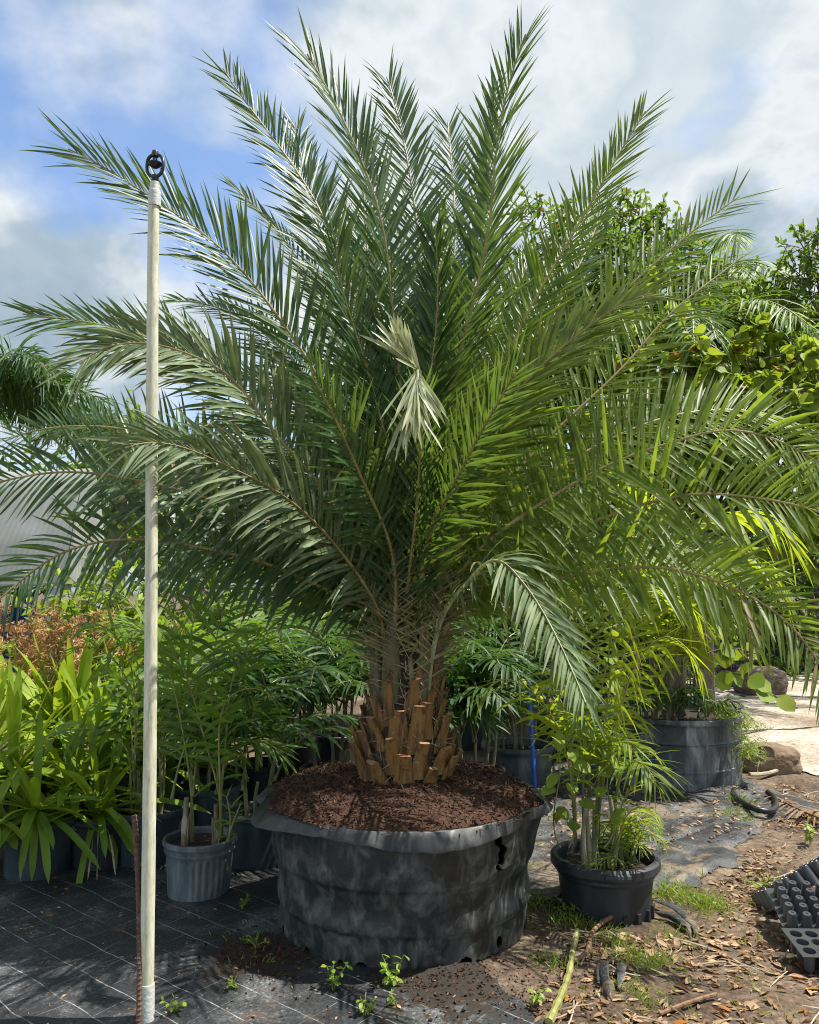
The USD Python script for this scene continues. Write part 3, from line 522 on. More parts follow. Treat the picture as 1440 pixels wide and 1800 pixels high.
# cut leaf bases in a spiral, each with its orange cut face
def leaf_base(a, z, h, w, lean, seed):
    rr0 = np.interp(z, [.58, .66, .9, 1.3], [.195, .205, .16, .11]); r = rng_(seed)
    out = np.array([math.cos(a), math.sin(a), 0]); side = np.array([-out[1], out[0], 0]); up = nrm(np.array([0, 0, 1.0]) + out * lean)
    nrml = nrm(np.cross(side, up)); nrml = nrml if nrml @ out > 0 else -nrml
    base = AX + out * (rr0 - .015) + [0, 0, z]; ks = np.linspace(0, 1, 7); prof = []
    m = 12; g = np.linspace(0, 2 * PI, m, endpoint=False); pts = []
    cut_t = r.normal(0, .13); bend = r.normal(0, .012)
    for k in ks:
        ww = w * np.interp(k, [0, .25, .6, 1], [1.30, 1.08, .82, .70]) / 2; tt = w * np.interp(k, [0, .4, 1], [.34, .22, .16])
        c = base + up * (h * k) + out * (.02 * k * k) + side * bend * k
        pr = np.stack([np.sign(np.cos(g)) * np.abs(np.cos(g)) ** .75 * ww, np.sin(g) * tt * np.where(np.sin(g) > 0, 1, .55)], 1)
        ring = c + pr[:, :1] * side + pr[:, 1:] * nrml
        ring += (meshkit.fbm(np.column_stack([g * 2, np.full(m, k * 2.0), np.full(m, seed)]), 2, 4) - .5)[:, None] * nrml * .014
        if k == 1: ring = ring + up * (pr[:, :1] * cut_t + pr[:, 1:] * -.15)
        pts.append(ring)
    v = np.array(pts).reshape(-1, 3); i, j = np.meshgrid(np.arange(6), np.arange(m), indexing='ij')
    q = np.stack([i * m + j, i * m + (j + 1) % m, (i + 1) * m + (j + 1) % m, (i + 1) * m + j], -1).reshape(-1, 4)
    b = obj('leaf_base', Geo().add(v, q), M['boot'], palm, smooth=50)
    top = np.array(pts[-1]); c = top.mean(0) + up * .002
    obj('cut_face', Geo().add(np.vstack([top + up * .0015, c]), np.column_stack([np.arange(m), (np.arange(m) + 1) % m, np.full(m, m)])), M['cut'], b)
seed = 0
for row, (z, num, h, w, lean, off) in enumerate([(.61, 11, .150, .088, .36, .1), (.68, 11, .165, .082, .30, .38), (.755, 10, .180, .078, .24, .05), (.835, 9, .185, .074, .18, .36), (.915, 9, .185, .068, .13, .0), (1.0, 8, .17, .062, .09, .35)]):
    for k in range(num):
        seed += 1; rr_ = rng_(seed + 500)
        leaf_base(off + (k + rr_.normal(0, .10)) * 2 * PI / num, z + rr_.normal(0, .022), h * (1 + rr_.normal(0, .13)), w * (1 + rr_.normal(0, .10)), lean + rr_.normal(0, .045), seed)
# fronds: image path of each midrib (base to tip), how far its tip stands behind (+) or in front of (-) the trunk, leaf settings
FR = [  # path, dY tip, base height, length scale, options
    ([(640, 860), (560, 665), (480, 545), (380, 430), (270, 350), (175, 290), (120, 262)], -.35, 1.12, dict(L=.43, v0=28)),
    ([(690, 860), (655, 640), (590, 430), (540, 330), (470, 230), (392, 120)], .45, 1.2, dict(L=.40)),
    ([(715, 900), (705, 700), (688, 520), (668, 380), (630, 270), (580, 165), (540, 95)], -.35, 1.24, dict(L=.42)),
    ([(660, 800), (590, 590), (520, 450), (450, 365), (395, 315)], .9, 1.22, dict(L=.30, a0=32, a1=12, v0=60, tint=(.9, .1), n=50)),
    ([(740, 850), (745, 600), (735, 420), (712, 260), (680, 135)], .55, 1.26, dict(L=.40)),
    ([(760, 850), (790, 560), (800, 420), (795, 300), (787, 215)], 1.1, 1.26, dict(L=.42)),
    ([(745, 900), (775, 740), (825, 560), (862, 380), (872, 270), (892, 160), (924, 60)], -.30, 1.24, dict(L=.40)),
    ([(760, 850), (800, 650), (845, 430), (862, 260), (872, 150)], .35, 1.24, dict(L=.34, a0=30, a1=14, v0=55, tint=(.8, .15), n=54)),
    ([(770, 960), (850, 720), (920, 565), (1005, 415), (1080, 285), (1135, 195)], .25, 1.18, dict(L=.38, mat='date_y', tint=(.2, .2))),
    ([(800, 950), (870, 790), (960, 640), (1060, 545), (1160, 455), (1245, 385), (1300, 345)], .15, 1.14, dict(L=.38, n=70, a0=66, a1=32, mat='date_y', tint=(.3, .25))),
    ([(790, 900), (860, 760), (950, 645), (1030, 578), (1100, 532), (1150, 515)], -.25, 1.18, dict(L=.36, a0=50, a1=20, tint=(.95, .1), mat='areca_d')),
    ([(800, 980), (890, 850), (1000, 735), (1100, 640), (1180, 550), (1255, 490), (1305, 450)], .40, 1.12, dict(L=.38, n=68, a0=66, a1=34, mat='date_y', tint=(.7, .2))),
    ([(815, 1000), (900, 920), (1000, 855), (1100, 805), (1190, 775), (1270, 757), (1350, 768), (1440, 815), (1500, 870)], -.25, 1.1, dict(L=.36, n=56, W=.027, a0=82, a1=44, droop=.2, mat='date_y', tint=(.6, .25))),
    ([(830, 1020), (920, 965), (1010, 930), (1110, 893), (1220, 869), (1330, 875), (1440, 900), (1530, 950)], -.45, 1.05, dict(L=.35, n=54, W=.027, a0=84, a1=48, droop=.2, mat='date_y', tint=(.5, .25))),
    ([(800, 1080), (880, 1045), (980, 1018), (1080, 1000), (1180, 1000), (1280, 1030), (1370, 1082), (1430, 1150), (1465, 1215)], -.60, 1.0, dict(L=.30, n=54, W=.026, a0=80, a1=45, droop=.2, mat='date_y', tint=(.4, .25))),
    ([(780, 1080), (830, 1015), (870, 985), (912, 1015), (960, 1085), (1000, 1165), (1030, 1235)], -1.15, 1.02, dict(L=.27, n=50, mat='pale2', tint=(.35, .25), rmat='pale', W=.021, droop=.5, face=.35)),
    ([(650, 1000), (570, 860), (470, 745), (400, 660), (330, 622), (250, 603), (185, 612), (140, 640)], -.75, 1.08, dict(L=.40, tint=(.35, .25), mat='pale2', droop=.3)),
    ([(640, 990), (540, 830), (430, 700), (320, 620), (210, 578), (110, 560), (40, 552)], .15, 1.1, dict(L=.40, tint=(.5, .2))),
    ([(672, 1100), (622, 1000), (550, 915), (480, 860), (390, 815), (320, 786), (270, 778), (220, 788)], -1.05, 1.02, dict(L=.38, tint=(.7, .2), n=62, mat='greyleaf', droop=.35)),
    ([(640, 1040), (540, 950), (440, 905), (330, 865), (230, 842), (130, 830), (30, 840), (-60, 870)], -.40, 1.04, dict(L=.36, tint=(.45, .2), n=52, W=.028, a0=80, a1=42, droop=.2)),
    ([(640, 1085), (560, 1030), (480, 995), (380, 968), (270, 950), (180, 952), (110, 972), (50, 1010), (0, 1052)], -.55, 1.0, dict(L=.31, tint=(.35, .2), n=50, W=.027, a0=80, a1=42, droop=.25)),
    ([(620, 1000), (500, 880), (390, 800), (280, 765), (180, 750), (90, 752), (10, 775)], .55, 1.08, dict(L=.33, n=60, a0=75, a1=40, tint=(.45, .2))),
    ([(716, 1060), (727, 950), (736, 850), (741, 760), (742, 690), (738, 655)], -.55, 1.06, dict(L=.36, n=40, s1=.93, tint=(.45, .2))),
    ([(640, 850), (560, 690), (470, 590), (380, 540), (300, 530)], 1.0, 1.15, dict(L=.34, tint=(.4, .2))),
    ([(690, 900), (640, 640), (575, 440), (535, 300), (520, 215)], 1.0, 1.22, dict(L=.40)),
    ([(790, 900), (900, 700), (990, 520), (1040, 420), (1060, 340)], 1.0, 1.18, dict(L=.36)),
    ([(720, 900), (690, 650), (650, 470), (640, 330), (645, 240)], .8, 1.25, dict(L=.38)),
    ([(730, 950), (760, 750), (830, 620), (900, 520), (935, 440)], 1.3, 1.2, dict(L=.38)),
    ([(680, 950), (610, 800), (520, 700), (430, 660), (360, 655)], .9, 1.12, dict(L=.36, tint=(.35, .2))),
    ([(690, 980), (640, 850), (600, 760), (570, 700), (545, 660)], -.9, 1.14, dict(L=.36, tint=(.35, .2), n=52)),
    ([(745, 980), (790, 870), (840, 770), (880, 700), (905, 655)], -.8, 1.16, dict(L=.36, tint=(.35, .2), n=52)),
    ([(690, 1030), (620, 930), (530, 880), (450, 870), (390, 890)], .5, 1.04, dict(L=.34, tint=(.25, .2), n=52)),
    ([(760, 1040), (840, 960), (920, 930), (1000, 940), (1060, 980)], .55, 1.04, dict(L=.34, tint=(.3, .2), n=52)),
    ([(700, 900), (670, 740), (630, 600), (600, 500), (590, 420)], -.5, 1.22, dict(L=.38, tint=(.35, .2))),
    ([(640, 1030), (540, 930), (420, 860), (300, 830), (190, 840)], .5, 1.04, dict(L=.36, a0=72, a1=40, tint=(.3, .2))),
    ([(655, 1060), (570, 1000), (480, 960), (390, 950), (300, 985)], .35, 1.0, dict(L=.34, a0=72, a1=40, tint=(.3, .2))),
    ([(800, 1000), (900, 880), (1020, 800), (1150, 740), (1280, 720), (1390, 740)], .45, 1.1, dict(L=.36, a0=75, a1=42, mat='date_y', tint=(.4, .25))),
    ([(800, 1050), (900, 985), (1010, 950), (1120, 945), (1220, 965), (1310, 1010)], .3, 1.02, dict(L=.34, a0=75, a1=42, mat='date_y', tint=(.35, .25))),
    ([(735, 900), (745, 740), (765, 600), (770, 480), (765, 400)], -.3, 1.26, dict(L=.36, tint=(.4, .2))),
]
M['areca_d'] = leaf_mat('young_date_leaf', (0.08, 0.125, 0.022), (0.15, 0.19, 0.03), (0.26, 0.36, 0.03), 0.34, 0.42)
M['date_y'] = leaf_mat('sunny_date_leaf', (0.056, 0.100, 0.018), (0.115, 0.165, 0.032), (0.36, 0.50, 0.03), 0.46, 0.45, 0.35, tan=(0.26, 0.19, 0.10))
M['pale2'] = leaf_mat('pale_date_leaf', (0.10, 0.150, 0.065), (0.185, 0.24, 0.115), (0.2, 0.25, 0.06), 0.24, 0.58, 0.22, tan=(0.26, 0.19, 0.10))
M['greyleaf'] = leaf_mat('glaucous_leaf', (0.070, 0.115, 0.052), (0.135, 0.185, 0.090), (0.15, 0.2, 0.05), 0.26, 0.55, 0.28, tan=(0.26, 0.19, 0.10))
FD = Fronds(palm, M['date'], M['rachis'], 300, 300)
for k, (path, dy, zb, o) in enumerate(FR):
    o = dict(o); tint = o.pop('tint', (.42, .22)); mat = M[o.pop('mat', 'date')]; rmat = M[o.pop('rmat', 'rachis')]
    uv = np.array(path, float); c = np.concatenate([[0], np.cumsum(np.linalg.norm(np.diff(uv, axis=0), axis=1))]); s_ = (c + 120) / (c[-1] + 120)
    P = [at(u, v, PY + dy * s ** 1.25) for (u, v), s in zip(path, s_)]
    hd = P[min(2, len(P) - 1)] - AX; hd[2] = 0; hd = nrm(hd)
    P = [AX + hd * .105 + [0, 0, zb - .22], AX + hd * .15 + [0, 0, zb + .02]] + P
    fc = o.pop('face', 1.1); up0 = (np.array([0, 0, 1.0]) - hd * 1.2) * .45 + np.array([0, -1.0, .15]) * fc
    kw = dict(n=112, L=.40, W=.0205, s0=.25, nseg=4, a0=56, a1=22, tip=.62, fold=.32, v0=16, v1=10, vr=13); kw.update(o); kw['v0'] = min(kw['v0'], 18); kw['L'] *= 1.0; kw['n'] = int(kw['n'] * (1.3 if 'a0' in o and o['a0'] > 70 else 1.0)); kw['W'] *= .86 if 'W' in o else 1; kw['n'] = int(kw['n'] * (1.15 if 'n' in o else 1)); kw['L'] *= 1.12 if o.get('a0', 0) > 70 else 1
    PP, VF, s = leaflets(P, up0, 1000 + k, **kw)
    # spines on the lowest part of the midrib
    sp = Geo(); _, V2, _ = leaflets(P, up0, 3000 + k, n=19, L=.24, W=.007, s0=.12, s1=.33, a0=70, a1=50, v0=20, v1=20, vr=34, droop=0, nseg=2, prof='strap', tip=1.0, base=.4)
    addblades(sp, V2, np.clip(rng_(k).normal(.5, .3, len(V2[0])), 0, 1))
    FD.add(PP, VF, .046, .004, k, tint, sp, qf=.30, flat=.5, show=1.0 if dy < .2 else .3, mat=mat, rmat=rmat)
# the snapped frond tip hanging over in the middle: pale leaflets fanning from the kink
K0 = at(738, 655, PY - .55)
def fan(name_seed, base, dirs, L, W, droop, tint, mat, spread):
    r = rng_(name_seed); n = len(dirs); D = nrm(np.array(dirs) + r.normal(0, spread, (n, 3)))
    N = nrm(np.column_stack([r.normal(0, .5, n), -np.ones(n), r.normal(.1, .3, n)]))
    return blades(base, D, N, L, W, droop, 5, 'strap', .25, r.normal(0, .3, n))
r = rng_(5); n = 95
hang = np.array([K0, K0 + [-.01, -.07, -.015], K0 + [-.01, -.11, -.06], K0 + [-.03, -.13, -.14], K0 + [-.06, -.13, -.20]])
Ph = spline(hang, 20); s = r.uniform(.05, 1, n); bi = Ph[(s * 19).astype(int)]
D = np.column_stack([r.normal(0, .36, n) + .08 - .16 * s, -.5 + r.normal(0, .12, n), -np.ones(n)])
VF = fan(8, bi, D, r.uniform(.13, .29, n), .012, .15, 0, None, .05)
FD.add(Ph, VF, .010, .003, 61, (.5, .3), mat=M['pale'], rmat=M['pale'], label='snapped pale frond tip hanging down', show=3)
n = 44
D = np.column_stack([r.normal(-.42, .22, n), r.normal(-.1, .2, n), np.abs(r.normal(.62, .25, n))])
P2 = spline([K0, K0 + [-.03, 0, .04], K0 + [-.09, .0, .10]], 8); bi = P2[r.integers(0, 8, n)]
FD.add(P2, fan(9, bi, D, r.uniform(.11, .23, n), .0125, 0, 0, None, .06), .008, .003, 62, (.45, .3), mat=M['pale'], rmat=M['pale'], label='pale bent tuft above the kink', show=3)
FD.build()

# ------------------------------------------------------------------ plants
def broad_tree(name, label, cat, base, clumps, n, size, mat, seed, prof='oval', aspect=.5, trunk_r=.07, fold=.12, tint=(.45, .25), mat2=None, frac2=.0, big=0, bigmin=400, nseg=2, barkm=None, group=None, tw=3, leafname='leaf', shell=.5):
    """clumps: (u, v, Y, radius in metres). Trunk, one limb to each clump, leaves through the clumps; the biggest leaves are parts."""
    t = thing(name, label, cat, base, group); r = rng_(seed); base = np.asarray(base, float)
    C = [(at(u, v, Yc), R) for u, v, Yc, R in clumps]
    top = np.mean([c for c, R in C], 0); fork = base + (top - base) * .45; fork[2] = base[2] + (min(c[2] for c, _ in C) - base[2]) * .6
    wob = r.normal(0, .06, 3) * [1, 1, 0]
    obj('trunk', Geo().add(*tube(spline([base - [0, 0, .05], base + (fork - base) * .5 + wob, fork], 10), np.linspace(trunk_r, trunk_r * .7, 10), 8)), barkm or M['bark'], t, smooth=50)
    g, g2 = Geo(), Geo(); bigs = []
    vol = np.array([R ** 2 for _, R in C]); vol = vol / vol.sum()
    for (c, R), fr in zip(C, vol):
        obj('limb', Geo().add(*tube(spline([fork - [0, 0, .02], (fork + c) / 2 + r.normal(0, .08, 3), c], 8), np.linspace(trunk_r * .55, .008, 8), 5)), barkm or M['bark'], t, smooth=50)
        m = max(6, int(n * fr)); k = max(3, m // (tw * 3))
        # twigs: leaves ride on short twigs so that the crown has clusters and gaps
        e = c + nrm(r.normal(size=(k, 3))) * (R * (shell + (1 - shell) * r.uniform(0, 1, (k, 1)))) * [1, 1, .85]
        d = nrm((e - c) + r.normal(0, .4 * R, (k, 3)) + [0, 0, .2 * R])
        idx = r.integers(0, k, m); u = r.uniform(0, 1, m)
        tl = r.uniform(.5, 1.0, k)[idx] * size * 3.2
        B = e[idx] + d[idx] * (u * tl)[:, None]
        D = nrm(d[idx] * .5 + r.normal(0, .6, (m, 3)) + [0, 0, -.15]); N = nrm(r.normal(0, .55, (m, 3)) + [.15, -.1, .8])
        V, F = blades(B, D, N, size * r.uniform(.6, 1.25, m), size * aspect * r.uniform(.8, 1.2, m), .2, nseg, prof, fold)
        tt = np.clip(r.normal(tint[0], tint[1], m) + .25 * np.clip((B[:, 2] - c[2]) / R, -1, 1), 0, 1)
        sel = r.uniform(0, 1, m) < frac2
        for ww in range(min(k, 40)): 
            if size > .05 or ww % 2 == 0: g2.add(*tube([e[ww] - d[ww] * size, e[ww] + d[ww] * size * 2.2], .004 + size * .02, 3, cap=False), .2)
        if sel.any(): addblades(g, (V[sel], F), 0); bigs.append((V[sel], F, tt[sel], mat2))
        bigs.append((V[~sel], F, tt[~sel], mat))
    obj('twigs', g2, barkm or M['bark'], t, kind='stuff')
    for mm in {id(x[3]): x[3] for x in bigs}.values():
        V = np.concatenate([x[0] for x in bigs if x[3] is mm]); tt = np.concatenate([x[2] for x in bigs if x[3] is mm]); F = bigs[0][1]
        rest = np.arange(len(V))
        if big and mm is mat:
            q, _ = px(V.reshape(-1, 3)); q = q.reshape(len(V), -1, 2)
            x0, x1 = q.min(1), q.max(1); ar = np.prod(x1 - x0, axis=1) * ((q[:, 0, 0] > 0) & (q[:, 0, 0] < 1440) & (q[:, 0, 1] > 0) & (q[:, 0, 1] < 1800))
            o = np.argsort(-ar)[:big]; o = o[ar[o] > bigmin]; rest = np.setdiff1d(rest, o)
            for k in o: obj(leafname, Geo().add(V[k], F, tt[k]), mm, t, smooth=True)
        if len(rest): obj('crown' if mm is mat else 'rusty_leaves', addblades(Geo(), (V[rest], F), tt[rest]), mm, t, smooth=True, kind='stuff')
    return t
def arc_path(base, az, reach, rise, droop, n=5, lean=0.0):
    h = np.array([math.cos(az), math.sin(az), 0]); s = np.linspace(0, 1, n)
    return [base + h * (reach * (x ** 1.25)) + np.array([0, 0, rise * (1.9 * x - x * x * (0.9 + droop))]) for x in s]
def palm_plant(name, label, loc, seed, stems, nf, reach, rise, L, W, mat, n=18, droop=.35, tint=(.4, .25), group=None, paths=(), limit=120, least=250, stem_r=.016, smat=None, v0=12, vr=8, ldroop=.45, a0=62, a1=30, husk=False, show=1.0, az0=None, s0=.28, prof='lance', nseg=4, spread=.05):
    t = thing(name, label, 'palm', loc, group); r = rng_(seed); F = Fronds(t, mat, M['petiole'], limit, least); tops = []
    for k, (dx, dy, h, lean) in enumerate(stems):
        b = np.asarray(loc) + [dx, dy, -.03]; top = b + [lean, r.normal(0, .03), h]
        obj('stem', Geo().add(*tube(spline([b, (b + top) / 2 + r.normal(0, .012, 3), top], 8), np.linspace(stem_r * 1.2, stem_r * .7, 8), 8)), smat or M['stem'], t, smooth=50)
        if husk:
            hg = Geo(); ha = r.uniform(0, 2 * PI, 7); hv = np.column_stack([np.cos(ha), np.sin(ha), 0 * ha])
            addblades(hg, blades(b + hv * stem_r * .9 + [0, 0, .03], hv * .06 + [0, 0, 1.0], hv, r.uniform(.07, .19, 7), .034, -.03, 4, 'strap', -.45, r.normal(0, .3, 7)), r.uniform(0, .8, 7)); obj('husk', hg, M['straw'], t, smooth=True)
        tops.append(top)
    k = 0
    for P, o in paths:
        o = dict(o); hd = np.asarray(P[-1]) - np.asarray(P[0]); hd[2] = 0; hd = nrm(hd)
        kw = dict(n=n, L=L, W=W, s0=s0, a0=a0, a1=a1, v0=v0, v1=v0, vr=vr, droop=ldroop, base=.7, tip=.6, fold=.22, prof=prof, nseg=nseg); tn = o.pop('tint', tint); kw.update(o)
        PP, VF, s = leaflets(P, np.array([0, 0, 1.0]) - hd * .9, seed * 31 + k, **kw); F.add(PP, VF, .011, .0025, seed + k, tn, show=show); k += 1
    for m in range(nf):
        top = tops[m % len(tops)]; az = r.uniform(0, 2 * PI) if az0 is None else az0 + (m + .5 + r.normal(0, .25)) * 2 * PI / nf; q = r.uniform(.65, 1.1)
        P = arc_path(top + r.normal(0, spread, 3) * [1, 1, .6], az, reach * q * r.uniform(.75, 1.1), rise * r.uniform(.55, 1.15), droop * r.uniform(.5, 1.8))
        PP, VF, s = leaflets(P, np.array([0, 0, 1.0]) - .9 * np.array([math.cos(az), math.sin(az), 0]), seed * 77 + m, n=n, L=L * q, W=W, s0=s0, a0=a0, a1=a1, v0=v0, v1=v0, vr=vr, droop=ldroop, base=.7, tip=.6, fold=.22, prof=prof, nseg=nseg)
        F.add(PP, VF, .010, .0025, seed + 40 + m, tint, show=show)
    F.build(); return t
M['petiole'] = leaf_mat('green_petiole', (0.10, 0.12, 0.03), (0.22, 0.21, 0.07), (0.2, 0.2, 0.05), 0.0, 0.5)

# --- front right: black pot with a clumping palm
top_a = round_pot('nursery_pot', 'black nursery pot with thick rolled rim and ribbed foot, right of the huge container', .94, 3.98, .265, .205, .232, M['potblack'], 3, .026, (.185,), ribs=18, handles=1)
clumpP = lambda pts, Y0, Y1: [at(u, v, Y0 + (Y1 - Y0) * k / (len(pts) - 1)) for k, (u, v) in enumerate(pts)]
cp = [(clumpP([(1050, 1470), (1052, 1380), (1070, 1220), (1088, 1100), (1130, 1040), (1190, 1050), (1240, 1105)], 3.95, 3.9), dict(n=24, L=.34, W=.020, ldroop=.8) if False else dict(n=24, L=.36, W=.020, droop=.9, v0=-10)),
      (clumpP([(1052, 1470), (1058, 1390), (1095, 1235), (1130, 1150), (1175, 1120), (1215, 1150), (1235, 1200)], 3.97, 3.75), dict(n=20, L=.28, W=.020, droop=.9, v0=-15, tint=(.6, .2))),
      (clumpP([(1012, 1480), (1008, 1400), (1005, 1300), (990, 1150), (975, 1060), (935, 1005)], 3.95, 4.1), dict(n=24, L=.34, W=.019)),
      (clumpP([(1012, 1480), (1005, 1380), (985, 1290), (935, 1215), (890, 1195), (850, 1220)], 3.95, 3.7), dict(n=14, L=.30, W=.020, tint=(.6, .2))),
      (clumpP([(1030, 1480), (1034, 1400), (1045, 1200), (1060, 1060), (1085, 970), (1120, 925)], 4.0, 4.35), dict(n=26, L=.36, W=.020)),
      (clumpP([(1030, 1480), (1025, 1400), (1030, 1220), (1010, 1080), (975, 1010), (930, 985)], 4.05, 4.5), dict(n=24, L=.34, W=.020)),
      (clumpP([(1050, 1470), (1056, 1390), (1075, 1240), (1120, 1090), (1180, 1010), (1240, 1000)], 4.05, 4.5), dict(n=24, L=.36, W=.020)),
      (clumpP([(1075, 1500), (1090, 1430), (1115, 1380), (1140, 1370), (1160, 1390)], 3.9, 3.75), dict(n=12, L=.14, W=.014, tint=(.9, .1))),
      (clumpP([(1080, 1500), (1095, 1450), (1120, 1420), (1145, 1425), (1160, 1450)], 3.88, 3.75), dict(n=12, L=.13, W=.014, tint=(.9, .1))),
      (clumpP([(1065, 1490), (1085, 1400), (1105, 1340), (1130, 1320), (1160, 1335)], 3.95, 3.85), dict(n=10, L=.15, W=.014, tint=(.8, .1)))]
palm_plant('clumping_palm', 'yellow green feather palm with several pale stems in the black pot beside the huge container', tuple(top_a), 5, [(-.095, -.03, .32, .0), (-.05, .03, .30, .02), (.02, -.02, .36, .01), (.05, .04, .30, .05), (-.02, .06, .3, 0), (-.075, .0, .34, -.02), (.035, .01, .33, .03)], 5, .34, .62, .28, .018, M['areca'], 18, tint=(.3, .25), paths=cp, limit=260, least=220, stem_r=.0135, smat=M['cane'], v0=5)
palm_plant('seedling_palm', 'low leafy bright green seedling palm spilling over the right side of the black pot', (top_a[0] + .11, top_a[1] - .03, top_a[2]), 6, [(0, 0, .05, 0), (.03, .04, .06, .01), (-.04, .02, .05, 0)], 15, .20, .26, .13, .012, M['areca'], 9, limit=120, least=160, stem_r=.006, tint=(.35, .25), spread=.03)
# a climbing plant with broad leaves in the same pot
vine = thing('climbing_vine', 'small vine with broad light green leaves climbing the stems in the black pot', 'vine', tuple(top_a))
r = rng_(77)
VP = [clumpP([(985, 1490), (975, 1420), (985, 1350), (972, 1300)], 3.85, 3.75), clumpP([(1000, 1490), (1010, 1400), (1002, 1330), (1015, 1285)], 3.8, 3.75), clumpP([(1062, 1490), (1075, 1420), (1068, 1370), (1090, 1340)], 3.8, 3.75), clumpP([(1035, 1330), (1052, 1240), (1070, 1150), (1080, 1080)], 3.85, 3.8)]
for P in VP:
    S = spline(P, 14); obj('vine_stem', Geo().add(*tube(S, .0035, 5)), M['petiole'], vine, smooth=True)
    for k in range(3, 14, 2):
        d = nrm(np.array([r.normal(0, .8), -.5 + r.normal(0, .4), r.normal(.1, .4)])); V, F = blades([S[k] + d * .015], [d], nrm(np.array([[r.normal(0, .4), -.6, .7]])), r.uniform(.055, .10), r.uniform(.05, .075), .5, 4, 'round', .15)
        obj('leaf', Geo().add(V[0], F, r.uniform(.2, .9)), M['grape'], vine, smooth=True)

# --- far right: second big pot with arecas, ferns
top_b = round_pot('container_pot', 'big blue black ringed container pot with chalky stains, far right by the gravel road', 2.08, 6.55, .545, .535, .555, M['potfar'], 9, .02, (.16, .36), wob=.015, seg=120)
bp = [(clumpP([(1180, 1250), (1185, 1100), (1200, 985), (1240, 915), (1310, 900), (1390, 960)], 6.6, 6.0), dict(n=26, L=.62, W=.050, droop=.8, v0=-8, tint=(.8, .2))),
      (clumpP([(1185, 1250), (1205, 1080), (1235, 1000), (1290, 965), (1350, 1000), (1385, 1060)], 6.6, 5.9), dict(n=24, L=.58, W=.048, droop=.8, v0=-8, tint=(.8, .2))),
      (clumpP([(1165, 1250), (1160, 1080), (1150, 960), (1115, 880), (1060, 850)], 6.7, 6.4), dict(n=24, L=.60, W=.045)),
      (clumpP([(1180, 1250), (1205, 1110), (1225, 1065), (1265, 1045), (1305, 1080), (1325, 1140)], 6.5, 5.9), dict(n=20, L=.50, W=.045, droop=.9, v0=-10, tint=(.9, .1))),
      (clumpP([(1170, 1250), (1175, 1120), (1160, 1030), (1110, 980), (1050, 985)], 6.5, 6.0), dict(n=22, L=.56, W=.045)),
      (clumpP([(1160, 1250), (1140, 1130), (1100, 1060), (1050, 1040), (1000, 1070)], 6.5, 6.1), dict(n=20, L=.5, W=.042)),
      (clumpP([(1190, 1250), (1200, 1150), (1215, 1090), (1250, 1080), (1275, 1120)], 6.4, 5.9), dict(n=16, L=.42, W=.042, droop=.9, v0=-10, tint=(.95, .1)))]
palm_plant('areca_palm', 'lush areca palm with wide glowing yellow green leaflets in the far ringed pot', tuple(top_b), 9, [(-.1, 0, .6, -.03), (0, .05, .7, .03), (.08, -.05, .55, .06), (-.03, -.12, .5, 0)], 6, .9, .95, .5, .042, M['areca'], 20, paths=bp, limit=200, least=350, stem_r=.03)
palm_plant('lady_palm', 'low dark green palm bush on the soil of the far ringed pot', (1.98, 6.28, top_b[2]), 12, [(0, 0, .1, 0), (.12, .05, .08, 0), (-.15, .03, .1, 0), (.25, .02, .06, 0)], 16, .30, .26, .20, .018, M['dark'], 10, limit=0, least=9999)
def fern(name, label, pts, n, seed, mat, size, cat='fern', spreadv=.05):
    t = thing(name, label, cat, pts[0]); r = rng_(seed); g = Geo(); sg = Geo()
    for k in range(n):
        b = np.asarray(pts[r.integers(0, len(pts))]) + r.normal(0, spreadv, 3) * [1, 1, .8]; az = r.uniform(0, 2 * PI)
        P = spline(arc_path(b, az, size * r.uniform(.5, 1.1), size * .5, .9, 4), 7); m = 12
        ix = r.uniform(0, 6, m); bb = P[ix.astype(int)] + (P[np.minimum(ix.astype(int) + 1, 6)] - P[ix.astype(int)]) * (ix % 1)[:, None]
        addblades(g, blades(bb, r.normal(0, .7, (m, 3)) + (P[-1] - P[0]) / size * .6, nrm(r.normal(0, .4, (m, 3)) + [0, 0, 1]), size * r.uniform(.14, .3, m), size * .05, .2, 2, 'lance'), np.clip(r.normal(.5, .3, m), 0, 1))
        sg.add(*tube(P, .0018, 3, cap=False))
    obj('fronds', g, mat, t, kind='stuff'); obj('stalks', sg, M['petiole'], t, kind='stuff'); return t
fz = top_b[2]
fern('asparagus_fern', 'fluffy light green fern spilling over the right rim of the far ringed pot', [(2.48, 6.35, fz + .04), (2.40, 6.25, fz + .05), (2.55, 6.30, fz - .05), (2.56, 6.22, fz - .16), (2.45, 6.15, fz), (2.6, 6.4, fz - .02), (2.52, 6.15, fz - .22), (2.62, 6.32, fz - .25)], 150, 4, M['fern'], .16)
# --- middle distance right
top_c = round_pot('nursery_pot', 'grey blue pot with a bushy dark palm, behind the huge container on its right', .87, 6.55, .31, .25, .275, M['potgrey'], 13, .018, (.25,))
palm_plant('bamboo_palm', 'bushy dark green palm with fine leaves in the grey blue pot behind the container', tuple(top_c), 21, [(-.12, 0, .35, -.05), (0, .05, .5, 0), (.1, -.05, .4, .05), (.05, .1, .55, .03), (-.05, -.1, .3, 0)], 26, .42, .34, .20, .020, M['dark'], 11, limit=100, least=260, stem_r=.010, spread=.08)
top_d = round_pot('nursery_pot', 'small grey pot with a mossy top behind the far ringed pot', 3.02, 8.1, .36, .20, .245, M['potgrey'], 17, .02, ())
fern('moss_clump', 'yellow green mossy ground plant filling the small grey pot behind the ringed pot', [(top_d[0] + a, top_d[1] + b, top_d[2] + .03) for a, b in ((0, 0), (.1, -.08), (-.1, -.05), (.12, .05), (-.05, .1))], 60, 14, M['fern'], .12, 'plant')

